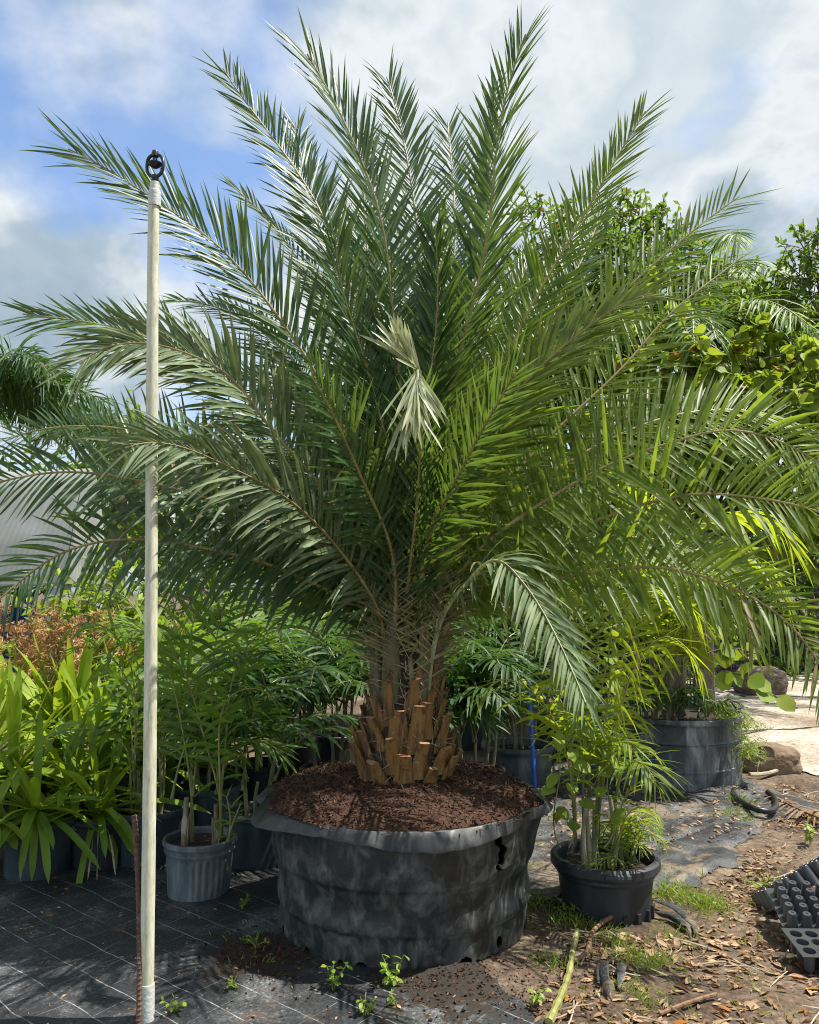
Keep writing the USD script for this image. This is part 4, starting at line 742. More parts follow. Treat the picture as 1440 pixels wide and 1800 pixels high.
# --- left: fluted pot and dark pots
top_e = round_pot('nursery_pot', 'weathered grey fluted pot holding two thin palm stems, left foreground', -1.055, 4.16, .285, .150, .170, M['potgrey'], 23, .014, (.222,), flute=30, fill=.035)
lp = [(clumpP([(388, 1475), (386, 1400), (376, 1290), (374, 1180), (388, 1090), (420, 1020)], 4.14, 4.3), dict(n=16, L=.36, W=.030, tint=(.4, .2))),
      (clumpP([(388, 1475), (389, 1400), (398, 1290), (410, 1190), (450, 1120), (510, 1100), (560, 1130)], 4.14, 4.0), dict(n=16, L=.30, W=.026)),
      (clumpP([(388, 1475), (386, 1400), (360, 1300), (335, 1210), (300, 1150), (265, 1140)], 4.14, 3.95), dict(n=14, L=.34, W=.030, tint=(.5, .2))),
      (clumpP([(388, 1475), (388, 1400), (385, 1290), (400, 1230), (445, 1210), (490, 1250)], 4.12, 3.8), dict(n=10, L=.24, W=.022)),
      (clumpP([(338, 1480), (337, 1390), (336, 1300), (330, 1180), (345, 1080), (390, 1020)], 4.16, 4.4), dict(n=16, L=.34, W=.028)),
      (clumpP([(338, 1480), (336, 1390), (322, 1290), (300, 1190), (262, 1120), (215, 1100)], 4.16, 4.1), dict(n=16, L=.32, W=.028)),
      (clumpP([(400, 1480), (412, 1440), (425, 1410)], 4.05, 4.0), dict(n=4, L=.10, W=.012, s0=.1, tint=(.9, .1))),
      (clumpP([(402, 1480), (405, 1440), (398, 1400)], 4.05, 4.0), dict(n=4, L=.12, W=.012, s0=.1, tint=(.9, .1)))]
palm_plant('feather_palm', 'thin green feather palm with two stems in the fluted grey pot', tuple(top_e), 25, [(-.07, -.03, .26, 0), (.075, 0, .22, 0)], 3, .45, .6, .3, .026, M['mid'], 15, paths=lp, limit=150, least=220, stem_r=.017, husk=True)
top_f = round_pot('nursery_pot', 'dark blue pot standing behind the white pipe', -1.475, 4.66, .30, .165, .185, M['potblue'], 27, .016, ())
top_g = round_pot('nursery_pot', 'dark blue pot half hidden by the left side of the huge container', -.84, 4.60, .30, .165, .180, M['potblue'], 29, .014, ())
top_h = round_pot('nursery_pot', 'dark navy pot in the shade between and behind the left pots', -1.25, 5.12, .32, .17, .19, M['potblue'], 31, .016, ())
top_i = round_pot('nursery_pot', 'dark pot under the drooping bromeliad leaves at far left', -2.0, 4.46, .30, .165, .18, M['potblue'], 33, .014, ())
top_j = round_pot('nursery_pot', 'black pot in the second row of bromeliads at left', -2.45, 5.3, .32, .17, .19, M['potblack'], 35, .016, ())
dl = [(clumpP([(235, 1440), (228, 1340), (210, 1300), (175, 1283), (130, 1285), (78, 1308)], 4.6, 4.2), dict(n=13, L=.22, W=.026, droop=.8, v0=-15, tint=(.5, .2))),
      (clumpP([(240, 1440), (240, 1280), (232, 1180), (205, 1120), (160, 1095), (120, 1110)], 4.65, 4.4), dict(n=12, L=.34, W=.036, droop=.7, tint=(.9, .1))),
      (clumpP([(245, 1440), (238, 1280), (215, 1180), (170, 1140), (115, 1150)], 4.65, 4.2), dict(n=12, L=.30, W=.034, droop=.7, tint=(.7, .1))),
      (clumpP([(280, 1440), (285, 1280), (270, 1150), (230, 1060), (180, 1030)], 4.65, 4.7), dict(n=14, L=.32, W=.034, tint=(.8, .2))),
      (clumpP([(280, 1440), (290, 1250), (310, 1130), (350, 1070), (400, 1070)], 4.65, 4.8), dict(n=14, L=.30, W=.03))]
palm_plant('feather_palm', 'broad leaved green palm rising behind the white pipe from a dark pot', tuple(top_f), 41, [(-.06, 0, .3, 0), (.05, .03, .35, 0), (0, -.05, .25, 0)], 5, .5, .6, .3, .032, M['mid'], 12, paths=dl, limit=150, least=220, stem_r=.012)
for k, (tp, lab, sd, nf, reach, rise) in enumerate([
        (top_g, 'dark palm in the blue pot half hidden by the huge container', 51, 12, .55, .60), (top_h, 'dark green palm in the navy pot behind the fluted pot', 53, 14, .6, .75)]):
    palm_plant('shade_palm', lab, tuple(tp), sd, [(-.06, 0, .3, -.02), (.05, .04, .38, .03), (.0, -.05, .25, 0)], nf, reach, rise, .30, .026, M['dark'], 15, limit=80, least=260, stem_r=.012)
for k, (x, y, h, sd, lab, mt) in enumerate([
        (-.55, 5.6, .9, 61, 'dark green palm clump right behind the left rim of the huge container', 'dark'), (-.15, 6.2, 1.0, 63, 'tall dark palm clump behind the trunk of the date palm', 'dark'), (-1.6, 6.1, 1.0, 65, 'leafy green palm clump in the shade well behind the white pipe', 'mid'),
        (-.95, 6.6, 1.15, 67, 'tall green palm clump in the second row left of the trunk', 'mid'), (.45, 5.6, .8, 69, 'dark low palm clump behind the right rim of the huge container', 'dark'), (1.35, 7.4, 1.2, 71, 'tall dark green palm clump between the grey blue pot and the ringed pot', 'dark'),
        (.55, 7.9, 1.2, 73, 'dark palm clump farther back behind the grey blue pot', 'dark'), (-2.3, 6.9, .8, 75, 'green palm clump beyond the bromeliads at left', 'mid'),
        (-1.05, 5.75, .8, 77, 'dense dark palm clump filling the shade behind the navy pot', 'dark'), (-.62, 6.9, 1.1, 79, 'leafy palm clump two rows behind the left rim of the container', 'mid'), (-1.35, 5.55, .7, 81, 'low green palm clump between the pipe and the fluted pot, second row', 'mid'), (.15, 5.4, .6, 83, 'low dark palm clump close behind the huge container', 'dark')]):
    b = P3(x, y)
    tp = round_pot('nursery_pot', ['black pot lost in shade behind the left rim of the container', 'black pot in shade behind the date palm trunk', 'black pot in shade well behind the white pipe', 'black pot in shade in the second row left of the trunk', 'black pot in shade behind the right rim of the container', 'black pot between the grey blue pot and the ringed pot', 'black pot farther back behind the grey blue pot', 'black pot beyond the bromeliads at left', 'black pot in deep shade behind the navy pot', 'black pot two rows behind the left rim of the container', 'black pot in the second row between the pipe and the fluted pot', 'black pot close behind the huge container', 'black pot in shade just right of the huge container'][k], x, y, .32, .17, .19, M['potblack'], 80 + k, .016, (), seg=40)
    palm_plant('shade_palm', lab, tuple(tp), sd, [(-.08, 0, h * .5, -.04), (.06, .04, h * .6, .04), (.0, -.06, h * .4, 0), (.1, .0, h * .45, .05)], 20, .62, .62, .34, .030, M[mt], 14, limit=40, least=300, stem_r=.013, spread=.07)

# --- bromeliads
def bromeliad(name, label, loc, seed, nl, L, W, tint, lean=(0, 0), flowers=0, dead=0, up=.55, mat='brom'):
    t = thing(name, label, 'bromeliad', loc); r = rng_(seed); loc = np.asarray(loc, float)
    nl = int(nl * 1.35)
    for k in range(nl):
        az = k * 2.39996 + r.normal(0, .2); e = np.clip(r.normal(up, .22), .08, 1.0) if k < nl * .66 else r.uniform(-.35, .3)
        d = nrm(np.array([math.cos(az) * (1.1 - e) + lean[0], math.sin(az) * (1.1 - e) + lean[1], e]))
        N = nrm(np.cross(np.cross(d, [0, 0, 1.0]), d) + 1e-3) * 1.0
        V, F = blades([loc + d * .02], [d], [N], L * r.uniform(.7, 1.25), W * 1.3 * r.uniform(.75, 1.15), r.uniform(.25, 1.1) * (1.15 - e), 7, 'strap', .28, r.normal(0, .5))
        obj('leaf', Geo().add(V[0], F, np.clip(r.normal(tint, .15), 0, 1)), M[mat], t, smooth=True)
    for k in range(dead):
        az = r.uniform(0, 2 * PI) if k else -1.3; d = nrm(np.array([math.cos(az), math.sin(az) - .4, .2]))
        V, F = blades([loc], [d], [[0, 0, 1.0]], L * r.uniform(.7, 1.1), W * .35, 1.6, 6, 'strap', .4, r.normal(0, 1.5))
        obj('dead_leaf', Geo().add(V[0], F, r.uniform(0, 1)), M['straw'], t, smooth=True, label='dry pale hanging leaf')
    for k in range(flowers):
        az = r.uniform(0, 2 * PI); b = loc.copy(); tp = b + [math.cos(az) * .12, math.sin(az) * .12, L * r.uniform(1.05, 1.5)]
        sp = obj('flower_spike', Geo().add(*tube(spline([b, (b + tp) / 2 + [0, 0, .03], tp], 8), np.linspace(.006, .003, 8), 5)), M['straw'], t, smooth=True)
        g = Geo(); m = 60; s = r.uniform(.45, 1, m); d = nrm(r.normal(0, 1, (m, 3)) + [0, 0, .7]); c = b + (tp - b) * s[:, None] 
        ln = (.05 + .13 * (1.05 - s))
        for q in range(0, m, 2): g.add(*tube([c[q], c[q] + d[q] * ln[q]], .0016, 3, cap=False), .8)
        m2 = 520; ii = r.integers(0, m, m2); u = r.uniform(.1, 1, m2)
        addblades(g, blades(c[ii] + d[ii] * (ln[ii] * u)[:, None], r.normal(0, .8, (m2, 3)) + d[ii], nrm(r.normal(size=(m2, 3))), r.uniform(.018, .042, m2), .008, 0, 2, 'lance', .2), np.clip(r.normal(.45, .3, m2), 0, 1))
        obj('bracts', g, M['flower'], sp, kind='stuff')
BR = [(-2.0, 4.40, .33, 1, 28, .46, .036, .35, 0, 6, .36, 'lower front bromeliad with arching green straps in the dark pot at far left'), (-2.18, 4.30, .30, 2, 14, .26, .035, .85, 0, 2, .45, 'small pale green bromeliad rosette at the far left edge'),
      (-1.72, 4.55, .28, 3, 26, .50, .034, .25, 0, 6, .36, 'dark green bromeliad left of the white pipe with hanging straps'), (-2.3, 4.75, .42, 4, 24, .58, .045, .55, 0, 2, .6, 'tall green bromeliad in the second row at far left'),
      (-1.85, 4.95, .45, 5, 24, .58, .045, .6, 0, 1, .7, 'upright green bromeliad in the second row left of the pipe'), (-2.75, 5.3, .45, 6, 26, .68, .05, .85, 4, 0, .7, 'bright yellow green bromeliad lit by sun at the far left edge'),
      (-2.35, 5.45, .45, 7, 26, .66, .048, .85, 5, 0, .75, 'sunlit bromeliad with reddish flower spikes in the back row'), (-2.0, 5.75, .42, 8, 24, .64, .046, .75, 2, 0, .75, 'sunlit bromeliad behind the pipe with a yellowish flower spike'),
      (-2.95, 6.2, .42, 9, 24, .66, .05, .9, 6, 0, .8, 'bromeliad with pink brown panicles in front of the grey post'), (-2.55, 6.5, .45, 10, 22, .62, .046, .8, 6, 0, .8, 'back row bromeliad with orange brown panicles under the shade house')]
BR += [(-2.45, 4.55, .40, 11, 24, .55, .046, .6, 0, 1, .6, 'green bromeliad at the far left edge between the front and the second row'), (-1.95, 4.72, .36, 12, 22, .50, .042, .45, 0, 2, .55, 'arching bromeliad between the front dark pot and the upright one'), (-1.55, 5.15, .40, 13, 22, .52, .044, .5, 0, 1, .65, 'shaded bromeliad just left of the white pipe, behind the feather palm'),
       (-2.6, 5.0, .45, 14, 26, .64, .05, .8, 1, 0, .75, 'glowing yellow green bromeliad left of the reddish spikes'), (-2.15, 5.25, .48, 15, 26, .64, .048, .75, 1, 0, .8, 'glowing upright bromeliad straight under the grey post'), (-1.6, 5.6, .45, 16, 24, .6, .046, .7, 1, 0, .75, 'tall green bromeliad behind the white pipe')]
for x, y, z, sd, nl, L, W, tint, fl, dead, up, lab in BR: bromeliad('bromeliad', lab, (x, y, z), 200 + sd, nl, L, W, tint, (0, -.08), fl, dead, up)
for k, (x, y, lab) in enumerate([(-1.72, 4.6, 'black pot of the dark bromeliad left of the white pipe'), (-2.3, 4.8, 'black pot of the tall bromeliad in the second row at far left'), (-1.85, 5.0, 'black pot of the upright bromeliad left of the pipe'), (-2.75, 5.35, 'black pot of the bright bromeliad at the far left edge'), (-2.0, 5.8, 'black pot of the sunlit bromeliad behind the pipe')]):
    round_pot('nursery_pot', lab, x, y, .28 if k == 0 else .42, .15, .17, M['potblack'], 90 + k, .014, (), seg=40, fill=.03)

# ------------------------------------------------------------------ white pipe with sprinkler, rebar, rods
b0, b1 = gnd(257, 1800) - [0, 0, .03], at(272, 345, 3.03)
pipe = thing('sprinkler_riser', 'tall weathered white plastic pipe carrying a black sprinkler head at left', 'sprinkler', tuple(b0))
ax = nrm(b1 - b0); ln = np.linalg.norm(b1 - b0)
S = np.array([b0 + (b1 - b0) * s + np.array([.004 * math.sin(s * 5), 0, 0]) for s in np.linspace(0, 1, 14)])
obj('pipe', Geo().add(*tube(S, np.linspace(.0245, .0215, 14), 24)), M['pvc'], pipe, smooth=50)
def fit(a, b, pts): return Geo().add(*tube([S[0] + ax * (a + (b - a) * s) for s, _ in pts], [q for _, q in pts], 24))
def sleeve(c, pts, ax_=None):
    a_ = ax if ax_ is None else ax_
    return Geo().add(*tube([c + a_ * (s + .0006 * k) for k, (s, _) in enumerate(pts)], [q for _, q in pts], 24))
obj('coupling', sleeve(b0 + ax * .02, [(0, .026), (.0, .0285), (.135, .0285), (.140, .027), (.140, .022)]), M['pvcgrey'], pipe, smooth=50, label='pale coupling at the foot of the pipe')
obj('coupling', sleeve(b1 - ax * .045, [(0, .0215), (0, .0245), (.062, .0245), (.066, .022), (.067, .0185), (.100, .0175), (.101, .012)]), M['pvcgrey'], pipe, smooth=50, label='pale reducer at the top of the pipe')
hc = b1 + ax * .052
head = obj('sprinkler_head', sleeve(hc, [(0, .006), (0, .0135), (.006, .0145), (.010, .0125), (.014, .0145), (.018, .0125), (.022, .015), (.030, .015), (.034, .009)]), M['blackp'], pipe, smooth=40)
cc = hc + ax * .078; sd_ = nrm(np.cross(ax, [0, 1.0, 0])); up_ = ax
def arm(sg):
    g = np.array([(0, -.050), (.012, -.046), (.030, -.034), (.040, -.015), (.041, .012), (.034, .032), (.020, .044), (0, .048)])
    P = [cc + sd_ * (sg * a_ * .85) + up_ * b_ + np.array([0, .012 * sg * (1 - abs(b_) / .05), 0]) for a_, b_ in g]
    return Geo().add(*tube(spline(P, 18), .0068, 8))
for sg in (-1, 1): obj('frame_arm', arm(sg), M['blackp'], head, smooth=50)
obj('cap', sleeve(cc + ax * .036, [(0, .008), (.002, .013), (.016, .014), (.024, .012), (.026, .004)]), M['blackp'], head, smooth=40)
obj('spreader', sleeve(cc - ax * .010, [(0, .004), (.002, .012), (.014, .026), (.018, .027), (.022, .012), (.046, .007), (.05, .003)]), M['blackp'], head, smooth=40)
# rusty rebar
r0, r1 = gnd(243, 1812) - [0, 0, .05], at(236, 1433, 2.99)
bar = thing('rebar_stake', 'rusty ribbed steel bar standing beside the white pipe', 'stake', tuple(r0))
P = spline([r0, (r0 + r1) / 2 + [.012, 0, 0], r1], 140); obj('bar', Geo().add(*tube(P, .0085 + .0022 * (np.arange(140) % 3 == 0), 10)), M['rustbar'], bar, smooth=30)
# blue rod and grey post behind the container
q0, q1 = P3(.94, 6.12), at(929, 1195, 6.15)
rod = thing('blue_stake', 'thin bright blue rod standing in front of the grey blue pot', 'stake', tuple(q0))
obj('rod', Geo().add(*tube([q0, q1], .0155, 12)), M['bluerod'], rod, smooth=50)
obj('tip', Geo().add(*tube([q1, q1 + [0, 0, .05]], .0155, 12)), M['pvcgrey'], rod, smooth=50)
q0 = P3(1.02, 6.95); post = thing('wooden_post', 'weathered grey post behind the blue rod', 'post', tuple(q0))
obj('post', Geo().add(*tube([q0, q0 + [.0, 0, 1.0], q0 + [.01, 0, 1.55]], [.055, .05, .048], 12)), M['bark'], post, smooth=50)

# ------------------------------------------------------------------ seedling trays at right
def plug_tray(name, label, c, ux, uy, nx, ny, pitch, depth, upside, seed):
    """an array of tapered cells in a thin sheet; ux, uy span the sheet, the cells stand along their normal."""
    t = thing(name, label, 'seedling tray', tuple(c)); ux, uy = nrm(ux), nrm(uy); n = nrm(np.cross(ux, uy)); uy = np.cross(n, ux); r = rng_(seed)
    lx, ly = nx * pitch, ny * pitch; th = .003
    outer = Polygon([(-.012, -.012), (lx + .012, -.012), (lx + .012, ly + .012), (-.012, ly + .012)])
    hole = outer
    for a_ in range(nx):
        for b_ in range(ny): hole = hole.difference(Point((a_ + .5) * pitch, (b_ + .5) * pitch).buffer(pitch * .40, 5))
    sh = trimesh.creation.extrude_polygon(hole, th, engine='earcut'); v = sh.vertices
    obj('sheet', Geo().add(c + v[:, :1] * ux + v[:, 1:2] * uy + v[:, 2:] * n, sh.faces), M['tray'], t)
    m = 14; g = np.arange(m) * 2 * PI / m; sg = -1 if not upside else 1
    prof = [(.40, 0), (.385, .2), (.31, .94), (.27, 1.0), (.12, 1.0), (.10, .95), (.001, .95), (.10, .93), (.25, .97), (.29, .92), (.37, .2), (.385, 0)]
    for a_ in range(nx):
        for b_ in range(ny):
            o = c + ux * (a_ + .5) * pitch + uy * (b_ + .5) * pitch; k = depth * r.uniform(.97, 1.03)
            pts = np.array([[o + ux * (np.cos(x) * q * pitch) + uy * (np.sin(x) * q * pitch) + n * (sg * h * k) for x in g] for q, h in prof]).reshape(-1, 3)
            i, j = np.meshgrid(np.arange(len(prof) - 1), np.arange(m), indexing='ij')
            f = np.stack([i * m + j, i * m + (j + 1) % m, (i + 1) * m + (j + 1) % m, (i + 1) * m + j], -1).reshape(-1, 4)
            obj('cell', Geo().add(pts, f), M['tray'], t, smooth=35)
    return t
tc = gnd(1372, 1655, .02)
plug_tray('seedling_tray', 'upturned black seedling tray with its round cell bottoms facing up', np.array([1.61, 3.56, .06]), np.array([1, -.22, .02]), np.array([-.10, 1, .22]), 5, 5, .058, .066, True, 1)
plug_tray('seedling_tray', 'tilted black seedling tray leaning behind, its cells seen from the side', np.array([1.68, 3.86, .03]), np.array([1, .12, .46]), np.array([.10, .85, -.40]), 8, 4, .058, .085, True, 2)
plug_tray('seedling_tray', 'open black seedling tray at the right edge with empty cells showing', np.array([1.56, 3.30, .07]), np.array([1, -.05, .0]), np.array([.0, 1, .12]), 5, 3, .062, .075, False, 3)

# ------------------------------------------------------------------ background: shade house, drums, car, trees
def box(x0, x1, y0, y1, z0, z1): 
    b = trimesh.creation.box((x1 - x0, y1 - y0, z1 - z0)); b.apply_translation(((x0 + x1) / 2, (y0 + y1) / 2, (z0 + z1) / 2)); return b
M['film'] = usdkit.material(stage, '/World/Looks/shade_film', {
    'g': ('geometry', {}), 'm': ('mapping', {'rotation': (0, 0, .7), 'scale': (1, 1, 1)}), 'w': ('wave_texture', {'wave_type': 'bands', 'bands_direction': 'x', 'scale': 5.5, 'distortion': 1.6, 'detail': 2.0}),
    'r': ('rgb_ramp', {'ramp': [(.3, (.40, .42, .40)), (.7, (.45, .47, .45))]}), 'n': ('noise_texture', {'scale': 2.0, 'detail': 6.0}), 'v': ('map_range', {'from_min': .3, 'from_max': .7, 'to_min': .75, 'to_max': 1.15}), 'mu': ('mix', {'mix_type': 'multiply', 'fac': 1.0}),
    'p': ('principled_bsdf', {'roughness': .6}), 't': ('translucent_bsdf', {'color': (.42, .44, .42)}), 'mc': ('mix_closure', {'fac': .4})},
    [('g.position', 'm.vector'), ('m.vector', 'w.vector'), ('w.fac', 'r.fac'), ('g.position', 'n.vector'), ('n.fac', 'v.value'), ('r.color', 'mu.color1'), ('v.result', 'mu.color2'), ('mu.color', 'p.base_color'), ('p.BSDF', 'mc.closure1'), ('t.BSDF', 'mc.closure2')], surface='mc.closure')
HX0, HX1, HY = -11.0, -4.40, 10.2
house = thing('shade_house', 'shade house with a white film roof on posts at far left', 'shade house', ((HX0 + HX1) / 2, HY, 0))
g = np.linspace(0, 1, 15); xs = np.linspace(HX0, HX1, 24)
prof = np.column_stack([HY + 1.3 * g, 1.62 + 1.55 * np.sin(g * PI) ** .8])
top = np.array([[(x, y, z + .03 * math.sin(x * 2.3 + y)) for y, z in prof] for x in xs])
low = top - [0, 0, .02]
k = len(g); i, j = np.meshgrid(np.arange(len(xs) - 1), np.arange(k - 1), indexing='ij')
Q = np.stack([i * k + j, (i + 1) * k + j, (i + 1) * k + j + 1, i * k + j + 1], -1).reshape(-1, 4)
obj('roof_film', Geo().add(top.reshape(-1, 3), Q).add(low.reshape(-1, 3), Q[:, ::-1]), M['film'], house, smooth=True)
gable = Polygon([(y, z - .02) for y, z in prof] + [(HY + 1.3, 1.60), (HY, 1.60)])
gm = trimesh.creation.extrude_polygon(gable, .03, engine='earcut'); v = gm.vertices
obj('gable_film', Geo().add(np.column_stack([HX1 + .01 + v[:, 2], v[:, 0], v[:, 1]]), gm.faces), M['film'], house)
for x in (HX0 + .1, -8.6, -6.4, HX1 - .12):
    for y in (HY + .12, HY + 1.2): obj('post', box(x - .11, x + .11, y - .11, y + .11, 0, 1.60), M['greypost'], house)
obj('beam', box(HX0, HX1, HY + .02, HY + .20, 1.60, 1.72), M['pvcgrey'], house)
obj('beam', box(HX1 - .2, HX1 - .02, HY + .21, HY + 1.2, 1.60, 1.70), M['pvcgrey'], house)
def drum(name, label, x, y, r_, h, mat):
    t = thing(name, label, 'drum', (x, y, 0))
    obj('shell', Geo().add(*ringmesh([(r_ * .93, 0), (r_, .04), (r_, h * .3), (r_ * 1.03, h * .33), (r_, h * .36), (r_, h * .64), (r_ * 1.03, h * .67), (r_, h * .7), (r_, h - .05), (r_ * .93, h), (.001, h), (.001, 0)], 32, 0, 0, (x, y, 0), close=True)), mat, t, smooth=40)
    obj('bung', Geo().add(*ringmesh([(.001, h), (.05, h), (.05, h + .03), (.001, h + .03)], 12, 0, 0, (x + .1, y, 0))), mat, t, smooth=30)
drum('plastic_drum', 'blue plastic drum under the shade house, left one', -5.75, 11.4, .32, 1.28, M['bluedrum'])
drum('plastic_drum', 'blue plastic drum under the shade house, nearest the grey post', -5.0, 11.3, .32, 1.25, M['bluedrum'])
drum('plastic_drum', 'dark navy drum beyond the gravel road at right', 7.2, 15.6, .42, 1.15, M['navy'])
t = thing('plank_shelf', 'orange brown board shelf under the shade house at far left', 'shelf', (-5.6, 10.7, 0))
obj('board', box(-6.6, -4.75, 10.5, 10.95, .98, 1.06), M['orange'], t)
for x in (-6.5, -5.6, -4.85): obj('leg', box(x - .03, x + .03, 10.55, 10.9, 0, .98), M['greypost'], t)
# white car glimpsed between the palms
cx, cy = -1.3, 13.2
car = thing('parked_car', 'white car parked far behind, glimpsed between the palms left of the trunk', 'car', (cx, cy, 0))
side = Polygon([(-2.2, .32), (2.2, .32), (2.25, .55), (2.2, .85), (1.25, .98), (.75, 1.56), (-1.35, 1.62), (-2.05, 1.05), (-2.25, .9), (-2.25, .5)]).buffer(.06).buffer(-.03)
m = trimesh.creation.extrude_polygon(side, 1.7, engine='earcut'); v = m.vertices
obj('body', Geo().add(np.column_stack([cx + v[:, 0], cy + v[:, 2], v[:, 1]]), m.faces[:, ::-1]), M['white'], car)
for pts in ([(.05, 1.0), (1.1, 1.02), (.68, 1.48), (.05, 1.5)], [(-.05, 1.0), (-.05, 1.5), (-1.1, 1.53), (-1.1, 1.0)], [(-1.2, 1.02), (-1.2, 1.52), (-1.34, 1.53), (-1.85, 1.08)]):
    m = trimesh.creation.extrude_polygon(Polygon(pts), .02, engine='earcut'); v = m.vertices
    obj('window', Geo().add(np.column_stack([cx + v[:, 0], cy - .055 + v[:, 2], v[:, 1]]), m.faces), M['glass'], car)
for x in (-1.4, 1.4):
    w_, f_ = ringmesh([(.15, -.11), (.33, -.11), (.345, -.06), (.345, .06), (.33, .11), (.15, .11)], 28)
    obj('wheel', Geo().add(np.column_stack([cx + x + w_[:, 0], cy - .02 + w_[:, 2], .34 + w_[:, 1]]), f_), M['tyre'], car, smooth=40)
    w_, f_ = ringmesh([(.001, -.09), (.15, -.10), (.15, .05), (.001, .05)], 20)
    obj('hub', Geo().add(np.column_stack([cx + x + w_[:, 0], cy - .03 + w_[:, 2], .34 + w_[:, 1]]), f_), M['pvcgrey'], car, smooth=40)
# cut log and rocks, black crates
def rock(name, label, cat, c, rx, ry, rz, mat, seed, rot=0.0, sub=4, sq=1.0):
    m = trimesh.creation.icosphere(sub); v = np.array(m.vertices); v = np.sign(v) * np.abs(v) ** sq
    v = v * (1 + .35 * (meshkit.fbm(v * 1.7 + seed, 4, seed) - .5)[:, None]) * [rx, ry, rz]; c_, s_ = math.cos(rot), math.sin(rot)
    v = np.column_stack([v[:, 0] * c_ - v[:, 1] * s_, v[:, 0] * s_ + v[:, 1] * c_, v[:, 2]]) + c
    o = obj(name, Geo().add(v, m.faces), mat, smooth=True); tag(o, label, cat)
rock('rock', 'rounded brown rock at the road edge beside the far ringed pot', 'rock', np.array([3.05, 6.95, .06]), .26, .18, .15, M['stone'], 3, sq=.8)
rock('tree_stump', 'pale hacked log lying beyond the road behind the small grey pot', 'log', np.array([5.15, 11.9, .17]), .36, .3, .24, M['log'], 8, .15, 4, .7)
for k in range(4):
    x, y = 3.95 + k * .42, 12.6 + .1 * k
    t = thing('mesh_crate', ['leftmost black mesh crate stack beyond the road', 'black mesh crate stack second from left beyond the road', 'black mesh crate stack third from left beyond the road', 'rightmost black mesh crate stack beside the pale log'][k], 'crate', (x, y, 0))
    h = 1.45 - .18 * (k % 2)
    for z in np.arange(0, h, .29):
        obj('crate_rim', box(x - .18, x + .18, y - .18, y + .18, z + .255, z + .285), M['blackp'], t)
        gg = Geo()
        for a_ in np.linspace(-.165, .165, 8):
            gg.mesh(box(x + a_ - .008, x + a_ + .008, y - .175, y - .165, z, z + .255)); gg.mesh(box(x - .175, x - .165, y + a_ - .008, y + a_ + .008, z, z + .255))
        for zz_ in (.06, .13, .2): gg.mesh(box(x - .17, x + .17, y - .172, y - .164, z + zz_, z + zz_ + .018))
        obj('lattice', gg, M['blackp'], t, kind='stuff')
        obj('crate_floor', box(x - .17, x + .17, y - .16, y + .17, z + .01, z + .02), M['tray'], t)

# royal palm at far left
def big_palm(name, label, base, h, fr, L, W, mat, seed, n=60, reach=2.2, rise=1.3, droop=1.0, tr=.16, vr=55, az=None, tint=(.4, .25), ld=.6):
    t = thing(name, label, 'palm', base); r = rng_(seed); top = np.asarray(base) + [0, 0, h]
    obj('trunk', Geo().add(*tube([np.asarray(base) - [0, 0, .1], np.asarray(base) + [0, 0, h * .5], top], [tr, tr * 1.1, tr * .75], 14)), M['bark'], t, smooth=50)
    F = Fronds(t, mat, M['petiole'], 0, 1e9)
    for k in range(fr):
        a = k * 2.39996 + r.normal(0, .2); q = r.uniform(.75, 1.1)
        P = arc_path(top + r.normal(0, .05, 3), a, reach * q, rise * r.uniform(.2, 1.2), droop * r.uniform(.6, 1.6), 6)
        PP, VF, s = leaflets(P, np.array([0, 0, 1.0]) - .8 * np.array([math.cos(a), math.sin(a), 0]), seed * 50 + k, n=n, L=L, W=W, s0=.15, a0=70, a1=40, v0=0, v1=0, vr=vr, droop=ld, nseg=3, base=.8, tip=.6)
        F.add(PP, VF, .03, .006, seed + k, tint)
    F.build()
b = at(-45, 670, 14.0); big_palm('royal_palm', 'dark plumed royal palm rising behind the shade house at far left', (b[0], b[1], 0), b[2] - .1, 18, .70, .04, M['dark'], 301, 100, 2.2, .9, 1.3, tint=(.5, .25))
b = at(215, 720, 15.5); big_palm('royal_palm', 'smaller grey green palm crown right of the plumed royal palm', (b[0], b[1], 0), b[2] - .5, 11, .5, .035, M['date'], 303, 60, 1.7, .9, 1.1, vr=25)
b = at(1222, 545, 9.7); big_palm('queen_palm', 'soft green arching palm behind the sea grape at right', (b[0], b[1], 0), b[2] - .2, 17, .48, .028, M['mid'], 305, 70, 1.7, 1.1, 1.0, tr=.07, vr=25, tint=(.45, .2))
b = at(1470, 620, 11.5); big_palm('queen_palm', 'yellow green palm crown at the right edge', (b[0], b[1], 0), b[2] - .2, 13, .5, .026, M['areca'], 307, 60, 1.8, .8, 1.1, tr=.10, vr=25, tint=(.3, .2))
b = at(1215, 560, 8.6); big_palm('queen_palm', 'feathery green palm behind the upper right date palm fronds', (b[0], b[1], 0), b[2] - .6, 11, .5, .026, M['mid'], 309, 60, 1.6, 1.1, .9, tr=.10, vr=25)
